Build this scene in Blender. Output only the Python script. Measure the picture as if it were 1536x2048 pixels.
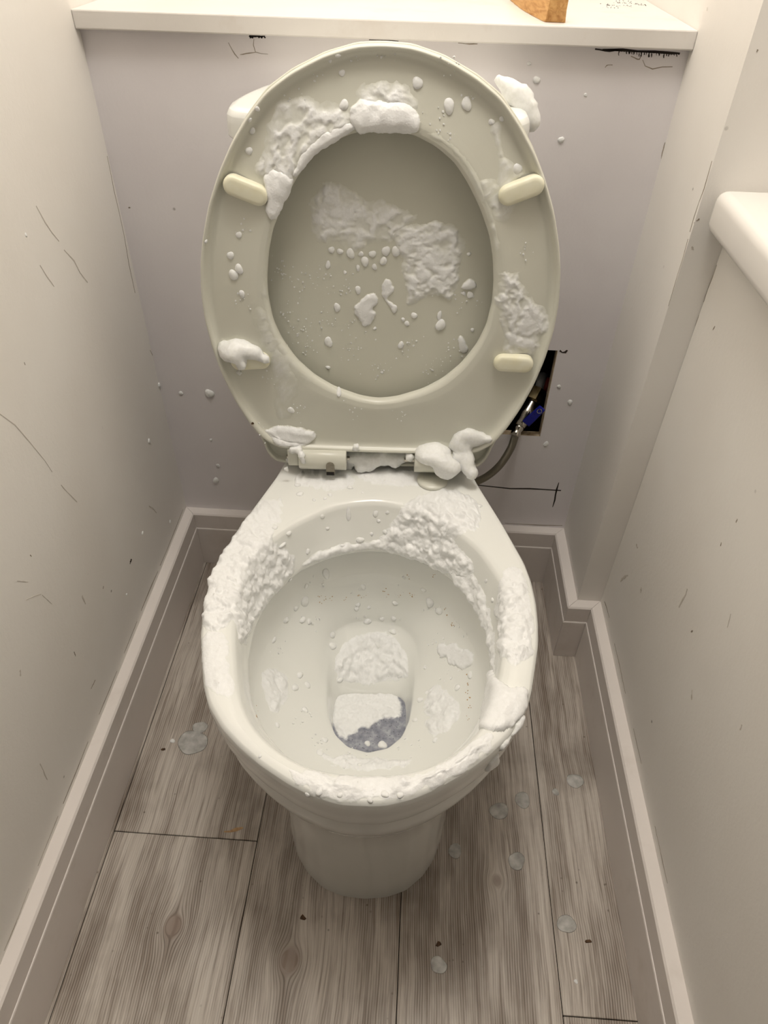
import bpy, bmesh, math, random
import numpy as np
from mathutils import Vector, Matrix

# ---------------------------------------------------------------- clear
for o in list(bpy.data.objects): bpy.data.objects.remove(o, do_unlink=True)
scene = bpy.context.scene
COL = scene.collection
random.seed(5)

# ---------------------------------------------------------------- camera
cam_d = bpy.data.cameras.new('camera'); cam = bpy.data.objects.new('camera', cam_d); COL.objects.link(cam)
cam.location = (0.03464, -0.95397, 1.0)
cam.rotation_euler = (0.838097, -0.020826, 0.060168)
cam_d.sensor_fit = 'VERTICAL'; cam_d.sensor_height = 24.0
cam_d.lens = 24.0 * 1407.3 / 2048.0
cam_d.clip_start = 0.02
scene.camera = cam

# ---------------------------------------------------------------- world, lights, exposure
world = bpy.data.worlds.new('world'); scene.world = world; world.use_nodes = True
world.node_tree.nodes['Background'].inputs[0].default_value = (1.0, 0.93, 0.85, 1)
world.node_tree.nodes['Background'].inputs[1].default_value = 0.01
L = bpy.data.lights.new('pendant_bulb_light', 'POINT'); L.shadow_soft_size = 0.17
L.energy = 25.5; L.color = (1.0, 0.962, 0.905)
lo = bpy.data.objects.new('pendant_bulb_light', L); COL.objects.link(lo); lo.location = (0.02, -0.41, 1.97)
vs = scene.view_settings
vs.view_transform = 'Standard'; vs.look = 'None'; vs.exposure = 0.0; vs.gamma = 1.0; vs.use_curve_mapping = False

# ---------------------------------------------------------------- measures of the room
XL, X1, X2, YB = -0.3720, 0.3243, 0.3618, 0.1723     # left wall, recess side, right half wall, depth of boxing front
HB, TB = 0.126, 0.0178                                # skirting
ZS, ZT = 0.8653, 0.8843                               # ledge board bottom and top
ZW0, ZW1 = 0.728, 0.771                               # worktop
YF, YR, ZC = -1.20, 0.32, 2.36

# ---------------------------------------------------------------- material helpers
def new_mat(name):
    m = bpy.data.materials.new(name); m.use_nodes = True
    return m, m.node_tree, m.node_tree.nodes['Principled BSDF']
def lin(c):
    return tuple(((x/255)/12.92 if x/255 <= .04045 else ((x/255+.055)/1.055)**2.4) for x in c) + (1,)
def nd(nt, t, **kw):
    n = nt.nodes.new(t)
    for k, v in kw.items():
        if k in n.inputs: n.inputs[k].default_value = v
        else: setattr(n, k, v)
    return n
def ramp(nt, stops, src=None):
    r = nt.nodes.new('ShaderNodeValToRGB'); e = r.color_ramp.elements
    while len(e) < len(stops): e.new(0.5)
    for el, (p, c) in zip(e, stops): el.position = p; el.color = c if len(c) == 4 else tuple(c)+(1,)
    if src is not None: nt.links.new(src, r.inputs[0])
    return r
def g(v): return (v, v, v, 1)
def mixc(nt, fac, a, b, blend='MIX'):
    m = nt.nodes.new('ShaderNodeMix'); m.data_type = 'RGBA'; m.blend_type = blend
    for sock, v in ((0, fac), (6, a), (7, b)):
        if hasattr(v, 'is_output'): nt.links.new(v, m.inputs[sock])
        else: m.inputs[sock].default_value = v
    return m.outputs[2]
def mth(nt, op, a, b=None, c=None):
    m = nt.nodes.new('ShaderNodeMath'); m.operation = op
    for i, v in enumerate((a, b, c)):
        if v is None: continue
        if hasattr(v, 'is_output'): nt.links.new(v, m.inputs[i])
        else: m.inputs[i].default_value = v
    return m.outputs[0]
def noise(nt, vec, scale, detail=3, rough=.5, dist=0):
    n = nd(nt, 'ShaderNodeTexNoise'); n.inputs['Scale'].default_value = scale; n.inputs['Detail'].default_value = detail
    n.inputs['Roughness'].default_value = rough; n.inputs['Distortion'].default_value = dist
    nt.links.new(vec, n.inputs['Vector']); return n
def pos(nt): return nt.nodes.new('ShaderNodeNewGeometry').outputs['Position']
def bump(nt, bsdf, h, strength, dist):
    b = nd(nt, 'ShaderNodeBump'); b.inputs['Strength'].default_value = strength; b.inputs['Distance'].default_value = dist
    nt.links.new(h, b.inputs['Height']); nt.links.new(b.outputs[0], bsdf.inputs['Normal'])

def paint(name, col, alt, rough=.55, specks=True, bumps=.15, dirt=None):
    m, nt, b = new_mat(name); p = pos(nt)
    n1 = noise(nt, p, 5, 3)
    c = mixc(nt, ramp(nt, [(.38, g(0)), (.66, g(1))], n1.outputs[0]).outputs[0], lin(col), lin(alt))
    if dirt:
        n3 = noise(nt, p, 9, 5, .65)
        c = mixc(nt, ramp(nt, [(.56, g(0)), (.80, g(.55))], n3.outputs[0]).outputs[0], c, lin(dirt))
    if specks:
        v = nd(nt, 'ShaderNodeTexVoronoi'); v.inputs['Scale'].default_value = 24; nt.links.new(p, v.inputs['Vector'])
        n2 = noise(nt, p, 6, 2)
        s = mth(nt, 'MULTIPLY', ramp(nt, [(.03, g(1)), (.06, g(0))], v.outputs['Distance']).outputs[0],
                ramp(nt, [(.52, g(0)), (.60, g(.75))], n2.outputs[0]).outputs[0])
        c = mixc(nt, s, c, lin((96, 84, 70)))
    nt.links.new(c, b.inputs['Base Color']); b.inputs['Roughness'].default_value = rough
    nb = noise(nt, p, 160, 4, .6); bump(nt, b, nb.outputs[0], bumps, .002)
    return m
M = {}
M['wall'] = paint('wall_paint', (243, 239, 233), (239, 234, 227))
M['wall_back'] = paint('back_wall_paint', (241, 236, 236), (234, 228, 229))
M['board'] = paint('ledge_gloss_paint', (233, 228, 222), (227, 221, 214), .38, False, .12, (204, 189, 174))
M['skirt'] = paint('skirting_paint', (238, 230, 224), (232, 224, 218), .42, False, .06, (206, 194, 182))
M['ceil'] = paint('ceiling_paint', (240, 238, 234), (238, 235, 231), .7, False)

def simple(name, col, rough=.4, metal=0, alt=None, scale=40, bumps=0, bscale=200, spec=.5, coat=0):
    m, nt, b = new_mat(name); p = pos(nt)
    n1 = noise(nt, p, scale, 4)
    c = mixc(nt, ramp(nt, [(.35, g(0)), (.7, g(1))], n1.outputs[0]).outputs[0], lin(col), lin(alt or tuple(int(x*.93) for x in col)))
    nt.links.new(c, b.inputs['Base Color']); b.inputs['Roughness'].default_value = rough; b.inputs['Metallic'].default_value = metal
    b.inputs['Specular IOR Level'].default_value = spec; b.inputs['Coat Weight'].default_value = coat
    if bumps:
        nb = noise(nt, p, bscale, 4, .6); bump(nt, b, nb.outputs[0], bumps, .001)
    return m
M['ceramic'] = simple('glazed_ceramic', (241, 241, 236), .10, 0, (239, 239, 233), 6)
M['plastic'] = simple('seat_plastic', (222, 221, 208), .30, 0, (218, 216, 202), 9)
M['plastic_lid'] = simple('lid_plastic', (218, 217, 203), .34, 0, (213, 211, 196), 7, .05, 500)
M['rubber'] = simple('aged_bumper_rubber', (241, 238, 216), .42, 0, (236, 231, 202), 60)
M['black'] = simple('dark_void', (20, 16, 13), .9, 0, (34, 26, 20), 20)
M['mdf'] = simple('raw_board_edge', (196, 178, 150), .85, 0, (160, 138, 110), 90, .4)
M['wood'] = None
M['chrome'] = simple('chrome', (205, 200, 190), .18, 1, (170, 164, 152), 90)
M['brass'] = simple('brass_nut', (214, 196, 150), .28, 1, (180, 160, 112), 120)
M['blue'] = simple('blue_lever', (16, 28, 150), .35, 0, (12, 18, 120), 60)
M['redpipe'] = simple('red_pipe', (150, 40, 26), .5, 0, (110, 30, 22), 80)
M['whitepipe'] = simple('white_pipe', (226, 228, 230), .4)
M['ink'] = simple('black_ink', (38, 30, 26), .8, 0, (56, 44, 36), 60)
M['pencil'] = simple('grey_scuff', (200, 192, 181), .8, 0, (214, 206, 197), 80)
M['crack'] = simple('crack_and_scuff', (146, 134, 120), .9, 0, (172, 160, 146), 90)  # grey-brown of the cracks, gaps and darker scuffs
M['chip'] = simple('brown_flake', (92, 62, 30), .6, 0, (62, 40, 18), 300, .6, 700)
M['slot'] = simple('slot_plastic', (150, 144, 128), .6, 0, (128, 120, 104), 200)
M['rust'] = simple('rust_stain', (172, 132, 84), .5, 0, (196, 164, 120), 300)
M['worktop'] = simple('worktop_white', (236, 232, 226), .22, 0, (233, 228, 222), 5)

def wood_mat():
    m, nt, b = new_mat('offcut_pine'); p = pos(nt)
    mp = nd(nt, 'ShaderNodeMapping'); mp.inputs['Scale'].default_value = (150, 10, 150); nt.links.new(p, mp.inputs[0])
    n = noise(nt, mp.outputs[0], 1, 5, .6, .6)
    c = ramp(nt, [(.3, lin((176, 122, 62))), (.5, lin((210, 160, 98))), (.75, lin((228, 184, 122)))], n.outputs[0])
    nt.links.new(c.outputs[0], b.inputs['Base Color']); b.inputs['Roughness'].default_value = .7
    bump(nt, b, n.outputs[0], .4, .001); return m
M['wood'] = wood_mat()

def hose_mat():
    m, nt, b = new_mat('braided_steel')
    tc = nt.nodes.new('ShaderNodeTexCoord'); mp = nd(nt, 'ShaderNodeMapping'); nt.links.new(tc.outputs['UV'], mp.inputs[0])
    w1 = nd(nt, 'ShaderNodeTexWave'); w1.inputs['Scale'].default_value = 9; w1.bands_direction = 'DIAGONAL'
    mp.inputs['Scale'].default_value = (1, 14, 1); nt.links.new(mp.outputs[0], w1.inputs[0])
    c = ramp(nt, [(.2, lin((92, 86, 74))), (.8, lin((176, 168, 150)))], w1.outputs[0])
    nt.links.new(c.outputs[0], b.inputs['Base Color']); b.inputs['Metallic'].default_value = .85; b.inputs['Roughness'].default_value = .42
    bump(nt, b, w1.outputs[0], .5, .0006); return m
M['hose'] = hose_mat()

KNOTS = [(-0.232, -0.655, .016), (-0.078, -0.683, .019), (0.185, -0.572, .010)]
def plank_mat():
    m, nt, b = new_mat('grey_wood_vinyl'); p = pos(nt)
    sx = nd(nt, 'ShaderNodeSeparateXYZ'); nt.links.new(p, sx.inputs[0]); X, Y = sx.outputs[0], sx.outputs[1]
    oi = nt.nodes.new('ShaderNodeObjectInfo'); rnd = oi.outputs['Random']
    low = noise(nt, p, 7, 2)
    xx = mth(nt, 'ADD', X, mth(nt, 'MULTIPLY', mth(nt, 'SUBTRACT', low.outputs[0], .5), .010))
    kmask = None
    for kx, ky, kr in KNOTS:                                    # grain swings round each knot
        dx = mth(nt, 'SUBTRACT', X, kx); dy = mth(nt, 'MULTIPLY', mth(nt, 'SUBTRACT', Y, ky), .80)
        d2 = mth(nt, 'ADD', mth(nt, 'MULTIPLY', dx, dx), mth(nt, 'MULTIPLY', dy, dy))
        fall = mth(nt, 'DIVIDE', kr*kr*.7, mth(nt, 'ADD', d2, kr*kr*.35))
        xx = mth(nt, 'SUBTRACT', xx, mth(nt, 'MULTIPLY', dx, mth(nt, 'MINIMUM', fall, 1.2)))
        km = ramp(nt, [(.0, g(1)), (.6, g(.8)), (1, g(0))], mth(nt, 'DIVIDE', mth(nt, 'SQRT', d2), kr*.85)).outputs[0]
        kmask = km if kmask is None else mth(nt, 'MAXIMUM', kmask, km)
    cb = nd(nt, 'ShaderNodeCombineXYZ')
    nt.links.new(mth(nt, 'ADD', mth(nt, 'MULTIPLY', xx, 300), mth(nt, 'MULTIPLY', rnd, 90)), cb.inputs[0])
    nt.links.new(mth(nt, 'MULTIPLY', Y, 9), cb.inputs[1]); nt.links.new(mth(nt, 'MULTIPLY', rnd, 50), cb.inputs[2])
    gr = noise(nt, cb.outputs[0], 1.0, 4, .62)
    cb2 = nd(nt, 'ShaderNodeCombineXYZ')
    nt.links.new(mth(nt, 'MULTIPLY', xx, 34), cb2.inputs[0]); nt.links.new(mth(nt, 'MULTIPLY', Y, 5), cb2.inputs[1]); nt.links.new(mth(nt, 'MULTIPLY', rnd, 70), cb2.inputs[2])
    br = noise(nt, cb2.outputs[0], 1.0, 4, .6)
    wv = nd(nt, 'ShaderNodeTexWave'); wv.bands_direction = 'X'; wv.inputs['Scale'].default_value = 105; wv.inputs['Distortion'].default_value = 1.2
    wv.inputs['Detail'].default_value = 2; wv.inputs['Detail Scale'].default_value = .3
    cb3 = nd(nt, 'ShaderNodeCombineXYZ'); nt.links.new(xx, cb3.inputs[0]); nt.links.new(mth(nt, 'MULTIPLY', Y, .05), cb3.inputs[1]); nt.links.new(rnd, cb3.inputs[2])
    nt.links.new(cb3.outputs[0], wv.inputs['Vector'])
    c = ramp(nt, [(.30, lin((146, 133, 121))), (.50, lin((200, 190, 179))), (.75, lin((216, 208, 198)))], gr.outputs[0]).outputs[0]
    c = mixc(nt, ramp(nt, [(.42, g(0)), (.72, g(.75))], br.outputs[0]).outputs[0], c, lin((128, 112, 98)))
    wf = mth(nt, 'MULTIPLY', ramp(nt, [(.0, g(1)), (.42, g(0))], wv.outputs[0]).outputs[0], ramp(nt, [(.40, g(.05)), (.62, g(.75))], br.outputs[0]).outputs[0])
    c = mixc(nt, wf, c, lin((82, 66, 53)))
    st = noise(nt, p, 6.5, 4, .6)
    c = mixc(nt, ramp(nt, [(.52, g(0)), (.74, g(.55))], st.outputs[0]).outputs[0], c, lin((88, 74, 61)))
    c = mixc(nt, mth(nt, 'MULTIPLY', kmask, .70), c, lin((140, 119, 105)))
    sp = nd(nt, 'ShaderNodeTexVoronoi'); sp.inputs['Scale'].default_value = 60; nt.links.new(p, sp.inputs['Vector'])
    sn = noise(nt, p, 11, 2)
    s = mth(nt, 'MULTIPLY', ramp(nt, [(.05, g(1)), (.11, g(0))], sp.outputs['Distance']).outputs[0], ramp(nt, [(.52, g(0)), (.62, g(.7))], sn.outputs[0]).outputs[0])
    c = mixc(nt, s, c, lin((78, 62, 48)))
    nt.links.new(c, b.inputs['Base Color'])
    nt.links.new(ramp(nt, [(.35, g(.42)), (.7, g(.62))], st.outputs[0]).outputs[0], b.inputs['Roughness'])
    h = mth(nt, 'ADD', gr.outputs[0], mth(nt, 'MULTIPLY', wv.outputs[0], .35))
    bump(nt, b, h, .30, .0012)
    return m
M['plank'] = plank_mat()

# ---------------------------------------------------------------- object helpers
def link(name, me, m, parent=None, smooth=False, **props):
    o = bpy.data.objects.new(name, me); COL.objects.link(o)
    if m: me.materials.clear(); me.materials.append(M[m] if isinstance(m, str) else m)
    if parent: o.parent = parent
    if smooth: me.polygons.foreach_set('use_smooth', [True]*len(me.polygons)); me.update()
    for k, v in props.items(): o[k] = v
    return o
def mesh(name, v, f):
    me = bpy.data.meshes.new(name); me.from_pydata([tuple(map(float, p)) for p in v], [], [tuple(map(int, q)) for q in f]); me.update(); return me
def empty(name, loc, rz=0, parent=None, **props):
    o = bpy.data.objects.new(name, None); COL.objects.link(o); o.location = loc; o.rotation_euler[2] = rz
    o.empty_display_size = .02
    if parent: o.parent = parent
    for k, v in props.items(): o[k] = v
    return o
def bm_box(bm, lo_, hi, bevel=0, seg=2):
    r = bmesh.ops.create_cube(bm, size=1)
    vs_ = r['verts']
    for v in vs_: v.co = Vector([(a+b)/2 + c*(b-a) for a, b, c in zip(lo_, hi, v.co)])
    if bevel:
        es = {e for v in vs_ for e in v.link_edges}
        bmesh.ops.bevel(bm, geom=list(es), offset=bevel, segments=seg, affect='EDGES', profile=.5)
def boxes(name, lst, m, parent=None, bevel=0, seg=2, smooth=False, **props):
    bm = bmesh.new()
    for a, b in lst: bm_box(bm, a, b, bevel, seg)
    me = bpy.data.meshes.new(name); bm.to_mesh(me); bm.free()
    return link(name, me, m, parent, smooth, **props)
def tube(pts, r, n=12, cap=True):
    """swept tube through pts (n x 3), radius scalar or list -> verts, faces, uv rows"""
    P = np.array(pts, float); k = len(P); R_ = np.full(k, r) if np.isscalar(r) else np.array(r, float)
    T = np.gradient(P, axis=0); T /= np.linalg.norm(T, axis=1)[:, None]
    up = np.array([0, 0, 1.]) if abs(T[0, 2]) < .9 else np.array([1., 0, 0])
    V_ = []
    a = np.cross(T[0], up); a /= np.linalg.norm(a)
    for i in range(k):
        a = a - T[i]*(a@T[i]); a /= np.linalg.norm(a); b = np.cross(T[i], a)
        for j in range(n):
            t = 2*math.pi*j/n; V_.append(P[i] + R_[i]*(math.cos(t)*a + math.sin(t)*b))
    F = [(i*n+j, i*n+(j+1) % n, (i+1)*n+(j+1) % n, (i+1)*n+j) for i in range(k-1) for j in range(n)]
    if cap: F += [tuple(range(n))[::-1], tuple(range((k-1)*n, k*n))]
    return V_, F
def catmull(pts, per=8):
    P = [np.array(p, float) for p in pts]; P = [2*P[0]-P[1]] + P + [2*P[-1]-P[-2]]; out = []
    for i in range(1, len(P)-2):
        for s in range(per):
            t = s/per; a, b, c, d = P[i-1:i+3]
            out.append(.5*((2*b)+(-a+c)*t+(2*a-5*b+4*c-d)*t*t+(-a+3*b-3*c+d)*t**3))
    out.append(P[-2]); return out

# ---------------------------------------------------------------- lofted surfaces (pan, seat, lid, cistern)
def pchip(x, Y, xq):
    """monotone cubic along axis 0; Y (k, ...) -> (q, ...)"""
    x = np.asarray(x, float); h = np.diff(x); D = (Y[1:]-Y[:-1]) / h.reshape((-1,)+(1,)*(Y.ndim-1))
    m = np.zeros_like(Y); m[0] = D[0]; m[-1] = D[-1]
    w1 = (2*h[1:]+h[:-1]).reshape((-1,)+(1,)*(Y.ndim-1)); w2 = (h[1:]+2*h[:-1]).reshape((-1,)+(1,)*(Y.ndim-1))
    a, b = D[:-1], D[1:]; ok = a*b > 0
    m[1:-1] = np.where(ok, (w1+w2)/(w1/np.where(ok, a, 1)+w2/np.where(ok, b, 1)), 0)
    i = np.clip(np.searchsorted(x, xq, side='right')-1, 0, len(x)-2)
    t = ((xq-x[i])/h[i]).reshape((-1,)+(1,)*(Y.ndim-1)); hh = h[i].reshape(t.shape)
    return (2*t**3-3*t**2+1)*Y[i] + (t**3-2*t**2+t)*hh*m[i] + (-2*t**3+3*t**2)*Y[i+1] + (t**3-t**2)*hh*m[i+1]
class Outline:
    """star-shaped closed outline given as a right half (x>=0), mirrored; r(theta) about centre c"""
    def __init__(s, half, c, smooth=1.5):
        half = np.array(half, float); s.c = c
        pts = np.vstack([half, (half*[-1, 1])[::-1]])
        d = np.diff(np.vstack([pts, pts[:1]]), axis=0); n = 40
        dense = np.vstack([pts[i]+np.linspace(0, 1, n, endpoint=False)[:, None]*d[i] for i in range(len(pts))])
        q = dense - c; th = np.arctan2(q[:, 1], q[:, 0]); r = np.hypot(q[:, 0], q[:, 1])
        T = np.linspace(-math.pi, math.pi, 1441)[:-1]; o = np.argsort(th); th, r = th[o], r[o]
        R_ = np.interp(T, np.r_[th-2*math.pi, th, th+2*math.pi], np.r_[r, r, r])
        sg = smooth*4; k = np.exp(-.5*(np.arange(-60, 61)/max(sg, .01))**2); k /= k.sum()
        s.R = np.convolve(np.r_[R_[-60:], R_, R_[:60]], k, 'valid'); s.T = T
    def r(s, th): return np.interp((th+math.pi) % (2*math.pi)-math.pi, np.r_[s.T, math.pi], np.r_[s.R, s.R[0]])
class Loft:
    """rings: list of (r(theta) array builder, z). Chart: angle, arc length."""
    def __init__(s, c, rings): s.c, s.rings = c, rings
    def sample(s, nth, step, s0=None, s1=None, th0=-math.pi, th1=math.pi, closed=True):
        th = np.linspace(th0, th1, nth, endpoint=not closed)
        Rr = np.array([f(th) for f, z in s.rings]); Z = np.array([np.broadcast_to(z, th.shape) if np.isscalar(z) else z(th) for f, z in s.rings])
        # profile parameter from a fixed reference so that it does not depend on the sampling
        tr = np.linspace(-math.pi, math.pi, 64, endpoint=False)
        Rf = np.array([f(tr) for f, z in s.rings]); Zf = np.array([np.broadcast_to(z, tr.shape) if np.isscalar(z) else z(tr) for f, z in s.rings])
        ds = np.hypot(np.diff(Rf, axis=0), np.diff(Zf, axis=0)).mean(1); par = np.r_[0, np.cumsum(np.maximum(ds, 1e-4))]; s.par = par
        a = par[0] if s0 is None else s0; b = par[-1] if s1 is None else s1
        q = np.linspace(a, b, max(2, int((b-a)/step)+1))
        if s0 is None: q = np.unique(np.round(np.r_[q, par], 5))
        q = np.clip(q, par[0], par[-1])
        A = pchip(par, np.stack([Rr, Z], -1), q)
        P = np.stack([s.c[0]+A[..., 0]*np.cos(th), s.c[1]+A[..., 0]*np.sin(th), A[..., 1]], -1)
        return q, th, P
def grid_faces(nr, nc, closed):
    i, j = np.meshgrid(np.arange(nr-1), np.arange(nc if closed else nc-1), indexing='ij')
    j2 = (j+1) % nc
    return np.stack([i*nc+j, i*nc+j2, (i+1)*nc+j2, (i+1)*nc+j], -1).reshape(-1, 4)
def big_mesh(name, V_, F, smooth=True):
    me = bpy.data.meshes.new(name); V_ = np.asarray(V_, np.float32); F = np.asarray(F, np.int32)
    me.vertices.add(len(V_)); me.vertices.foreach_set('co', V_.ravel())
    me.loops.add(F.size); me.loops.foreach_set('vertex_index', F.ravel())
    me.polygons.add(len(F)); me.polygons.foreach_set('loop_start', np.arange(len(F), dtype=np.int32)*F.shape[1])
    me.polygons.foreach_set('use_smooth', np.full(len(F), smooth)); me.update(calc_edges=True); me.validate()
    return me
def off(o, d): return lambda th: o.r(th)+d
def mix(f, g_, t): return lambda th: f(th)*(1-t)+g_(th)*t
def scl(o, k): return lambda th: o.r(th)*k

# ================================================================ ROOM
boxes('wall_left', [((XL-.06, YF, 0), (XL, YR, ZC))], 'wall', kind='structure')
HX0, HX1, HZ0, HZ1 = .100, .2475, .3265, .4835                     # hole cut in the back wall
wall_back = boxes('wall_back', [((XL, 0, 0), (HX0, .012, ZS)), ((HX1, 0, 0), (X1, .012, ZS)), ((HX0, 0, 0), (HX1, .012, HZ0)), ((HX0, 0, HZ1), (HX1, .012, ZS))], 'wall_back', kind='structure')
boxes('hole_edge', [((HX1-.0012, .0006, HZ0), (HX1, .0119, HZ1)), ((HX0, .0006, HZ0), (HX1, .0119, HZ0+.0012))], 'mdf', wall_back)
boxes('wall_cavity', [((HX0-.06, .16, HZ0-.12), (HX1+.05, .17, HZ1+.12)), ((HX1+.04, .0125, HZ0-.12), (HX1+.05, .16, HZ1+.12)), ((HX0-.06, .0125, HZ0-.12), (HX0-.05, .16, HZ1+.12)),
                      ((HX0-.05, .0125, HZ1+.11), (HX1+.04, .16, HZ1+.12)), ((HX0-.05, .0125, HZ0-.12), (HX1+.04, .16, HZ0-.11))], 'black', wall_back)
boxes('wall_back_upper', [((XL, YR-.02, ZT), (X1, YR+.04, ZC))], 'wall', kind='structure')
boxes('wall_recess', [((X1, -YB, 0), (.76, YR, ZC))], 'wall', kind='structure')
boxes('wall_right', [((X2, YF, 0), (.74, -YB-.0005, ZW0-.0005))], 'wall', kind='structure')
boxes('wall_right_upper', [((.745, YF, 0), (.80, -YB-.0005, ZC))], 'wall', kind='structure')
boxes('ceiling', [((XL-.06, YF-.05, ZC), (.80, YR+.04, ZC+.05))], 'ceil', kind='structure')

# floor: substrate plus single planks
floor = boxes('floor', [((XL, YF, -.03), (.76, .0, -.0032))], 'black', kind='structure')
seams_x = [-.372, -.3483, -.1462, .0568, .2545, .3618]
joints = [[], [-.542], [-.20], [-.05, -1.05], [-.719]]
for i in range(5):
    x0, x1 = seams_x[i], seams_x[i+1]; ys = [YF] + sorted(joints[i]) + [0.0]
    for a, b in zip(ys[:-1], ys[1:]):
        boxes('plank', [((x0+.0005, a+.0005, -.003), (x1-.0005, b-.0005, 0))], 'plank', floor, bevel=.0007, seg=1)

# skirting boards, mitred, each with a small bead along the face
path = [((XL, YF), (1, 0)), ((XL, 0), (0, -1)), ((X1, 0), (-1, 0)), ((X1, -YB), (0, -1)), ((X2, -YB), (-1, 0)), ((X2, YF), (0, 0))]
prof = [(0.0, 0.0), (TB+.0016, 0.0), (TB+.0016, .0895), (TB+.0008, .0912), (TB, .0915), (TB, .1235), (TB-.0022, HB), (0.0, HB)]
nrm = [(1, 0), (0, -1), (-1, 0), (0, -1), (-1, 0)]
sk_names = ['baseboard_left', 'baseboard_back', 'baseboard_recess', 'baseboard_step', 'baseboard_right']
for i in range(5):
    a, b = path[i][0], path[i+1][0]; n = nrm[i]; na = nrm[i-1] if i > 0 else (0, 0); nb = nrm[i+1] if i < 4 else (0, 0)
    d = np.array(b)-np.array(a); d = d/np.linalg.norm(d)*.00025; V_ = []
    for t, z in prof: V_.append((a[0]+t*(n[0]+na[0])+d[0], a[1]+t*(n[1]+na[1])+d[1], z+.0004))
    for t, z in prof: V_.append((b[0]+t*(n[0]+nb[0])-d[0], b[1]+t*(n[1]+nb[1])-d[1], z+.0004))
    k = len(prof); F = [(j, (j+1) % k, k+(j+1) % k, k+j) for j in range(k)] + [tuple(range(k))[::-1], tuple(range(k, 2*k))]
    link(sk_names[i], mesh(sk_names[i], V_, F), 'skirt', kind='structure')

# ledge board above the toilet
boxes('ledge_board', [((XL, -.0128, ZS), (X1, YR-.02, ZT))], 'board', bevel=.0016, label='white painted ledge board across the top of the back wall', category='shelf')
# worktop on the right
boxes('worktop', [((.3352, -1.18, ZW0), (.742, -YB-.0012, ZW1))], 'worktop', bevel=.011, seg=5, smooth=True,
      label='thick white worktop with a rounded edge above the right wall', category='worktop')

# wood offcut lying on the ledge
def wood_offcut():
    rs = random.Random(3); V_, F = [], []; ny = 14
    axis0, axis1 = np.array((.1605, .003)), np.array((.1345, .20)); w = .0215
    for i in range(ny):
        t = i/(ny-1); c = axis0+(axis1-axis0)*t + np.array((-.004*math.sin(t*math.pi), 0)); hgt = .0225+.002*t
        for (dx, z) in ((0, 0), (w*.5, 0), (w, 0), (w, hgt*.5), (w, hgt), (w*.55, hgt+.0006), (.0015, hgt), (0, hgt*.5)):
            j = .0006 if i else .0016
            V_.append((c[0]+dx+rs.uniform(-j, j)*.6, c[1]+rs.uniform(-j, j)+(.006*(1-min(z/.010, 1)) if i == 0 else 0), ZT+.0003+z+(rs.uniform(-j, j)*.3 if z > 0 else 0)))
    k = 8
    for i in range(ny-1):
        for j in range(k): F.append((i*k+j, (i+1)*k+j, (i+1)*k+(j+1) % k, i*k+(j+1) % k))
    F += [tuple(range(k)), tuple(range((ny-1)*k, ny*k))[::-1]]
    link('wood_offcut', mesh('wood_offcut', V_, F), 'wood', label='small offcut of raw pine batten lying on the ledge', category='wood offcut')
wood_offcut()

# ================================================================ TOILET
TX, TY = -.016, math.radians(2.3)
toilet = empty('toilet', (TX, 0, 0), TY, label='white ceramic toilet with the seat and lid raised, splashed with foam', category='toilet')
PC = (0.0, -.46)
o_outer = Outline([(0, -.671), (.02, -.6703), (.043, -.664), (.066, -.6535), (.0945, -.636), (.117, -.6185), (.1365, -.6), (.1545, -.575), (.165, -.55), (.1745, -.514), (.1805, -.49), (.1845, -.462),
                   (.1865, -.43), (.1855, -.398), (.181, -.368), (.171, -.333), (.1605, -.2975), (.148, -.26), (.134, -.218), (.124, -.17), (.12, -.10), (.118, -.012), (.06, -.012), (0, -.012)], PC, 1.2)
o_inner = Outline([(0, -.6395), (.03, -.638), (.054, -.632), (.076, -.6205), (.0955, -.605), (.111, -.587), (.122, -.566), (.1305, -.537), (.1395, -.498), (.145, -.46), (.1475, -.43), (.1455, -.40),
                   (.136, -.3775), (.123, -.348), (.0975, -.3185), (.06, -.288), (.0315, -.278), (0, -.2725)], PC, 2.5)
o_lip = Outline([(0, -.622), (.04, -.615), (.078, -.597), (.106, -.567), (.124, -.535), (.1325, -.505), (.1365, -.48), (.138, -.455), (.137, -.43), (.132, -.404), (.121, -.378), (.106, -.353), (.0935, -.336),
                 (.075, -.322), (.06, -.313), (.035, -.302), (.012, -.2965), (0, -.296)], PC, 2.5)
o_sump = Outline([(0, -.509), (.025, -.502), (.042, -.486), (.053, -.46), (.058, -.43), (.061, -.39), (.060, -.352), (.052, -.330), (.035, -.315), (0, -.310)], PC, 3)
o_water = Outline([(0, -.500), (.026, -.494), (.042, -.478), (.048, -.45), (.049, -.425), (.0475, -.408), (.040, -.400), (.02, -.398), (0, -.398)], PC, 2)
o_foot = Outline([(0, -.607), (.03, -.604), (.055, -.595), (.078, -.576), (.094, -.553), (.1045, -.526), (.1115, -.498), (.115, -.46), (.116, -.42), (.115, -.3), (.112, -.15), (.11, -.03), (.05, -.03), (0, -.03)], PC, 1.2)
ft, ou = off(o_foot, 0), off(o_outer, 0)
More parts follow.
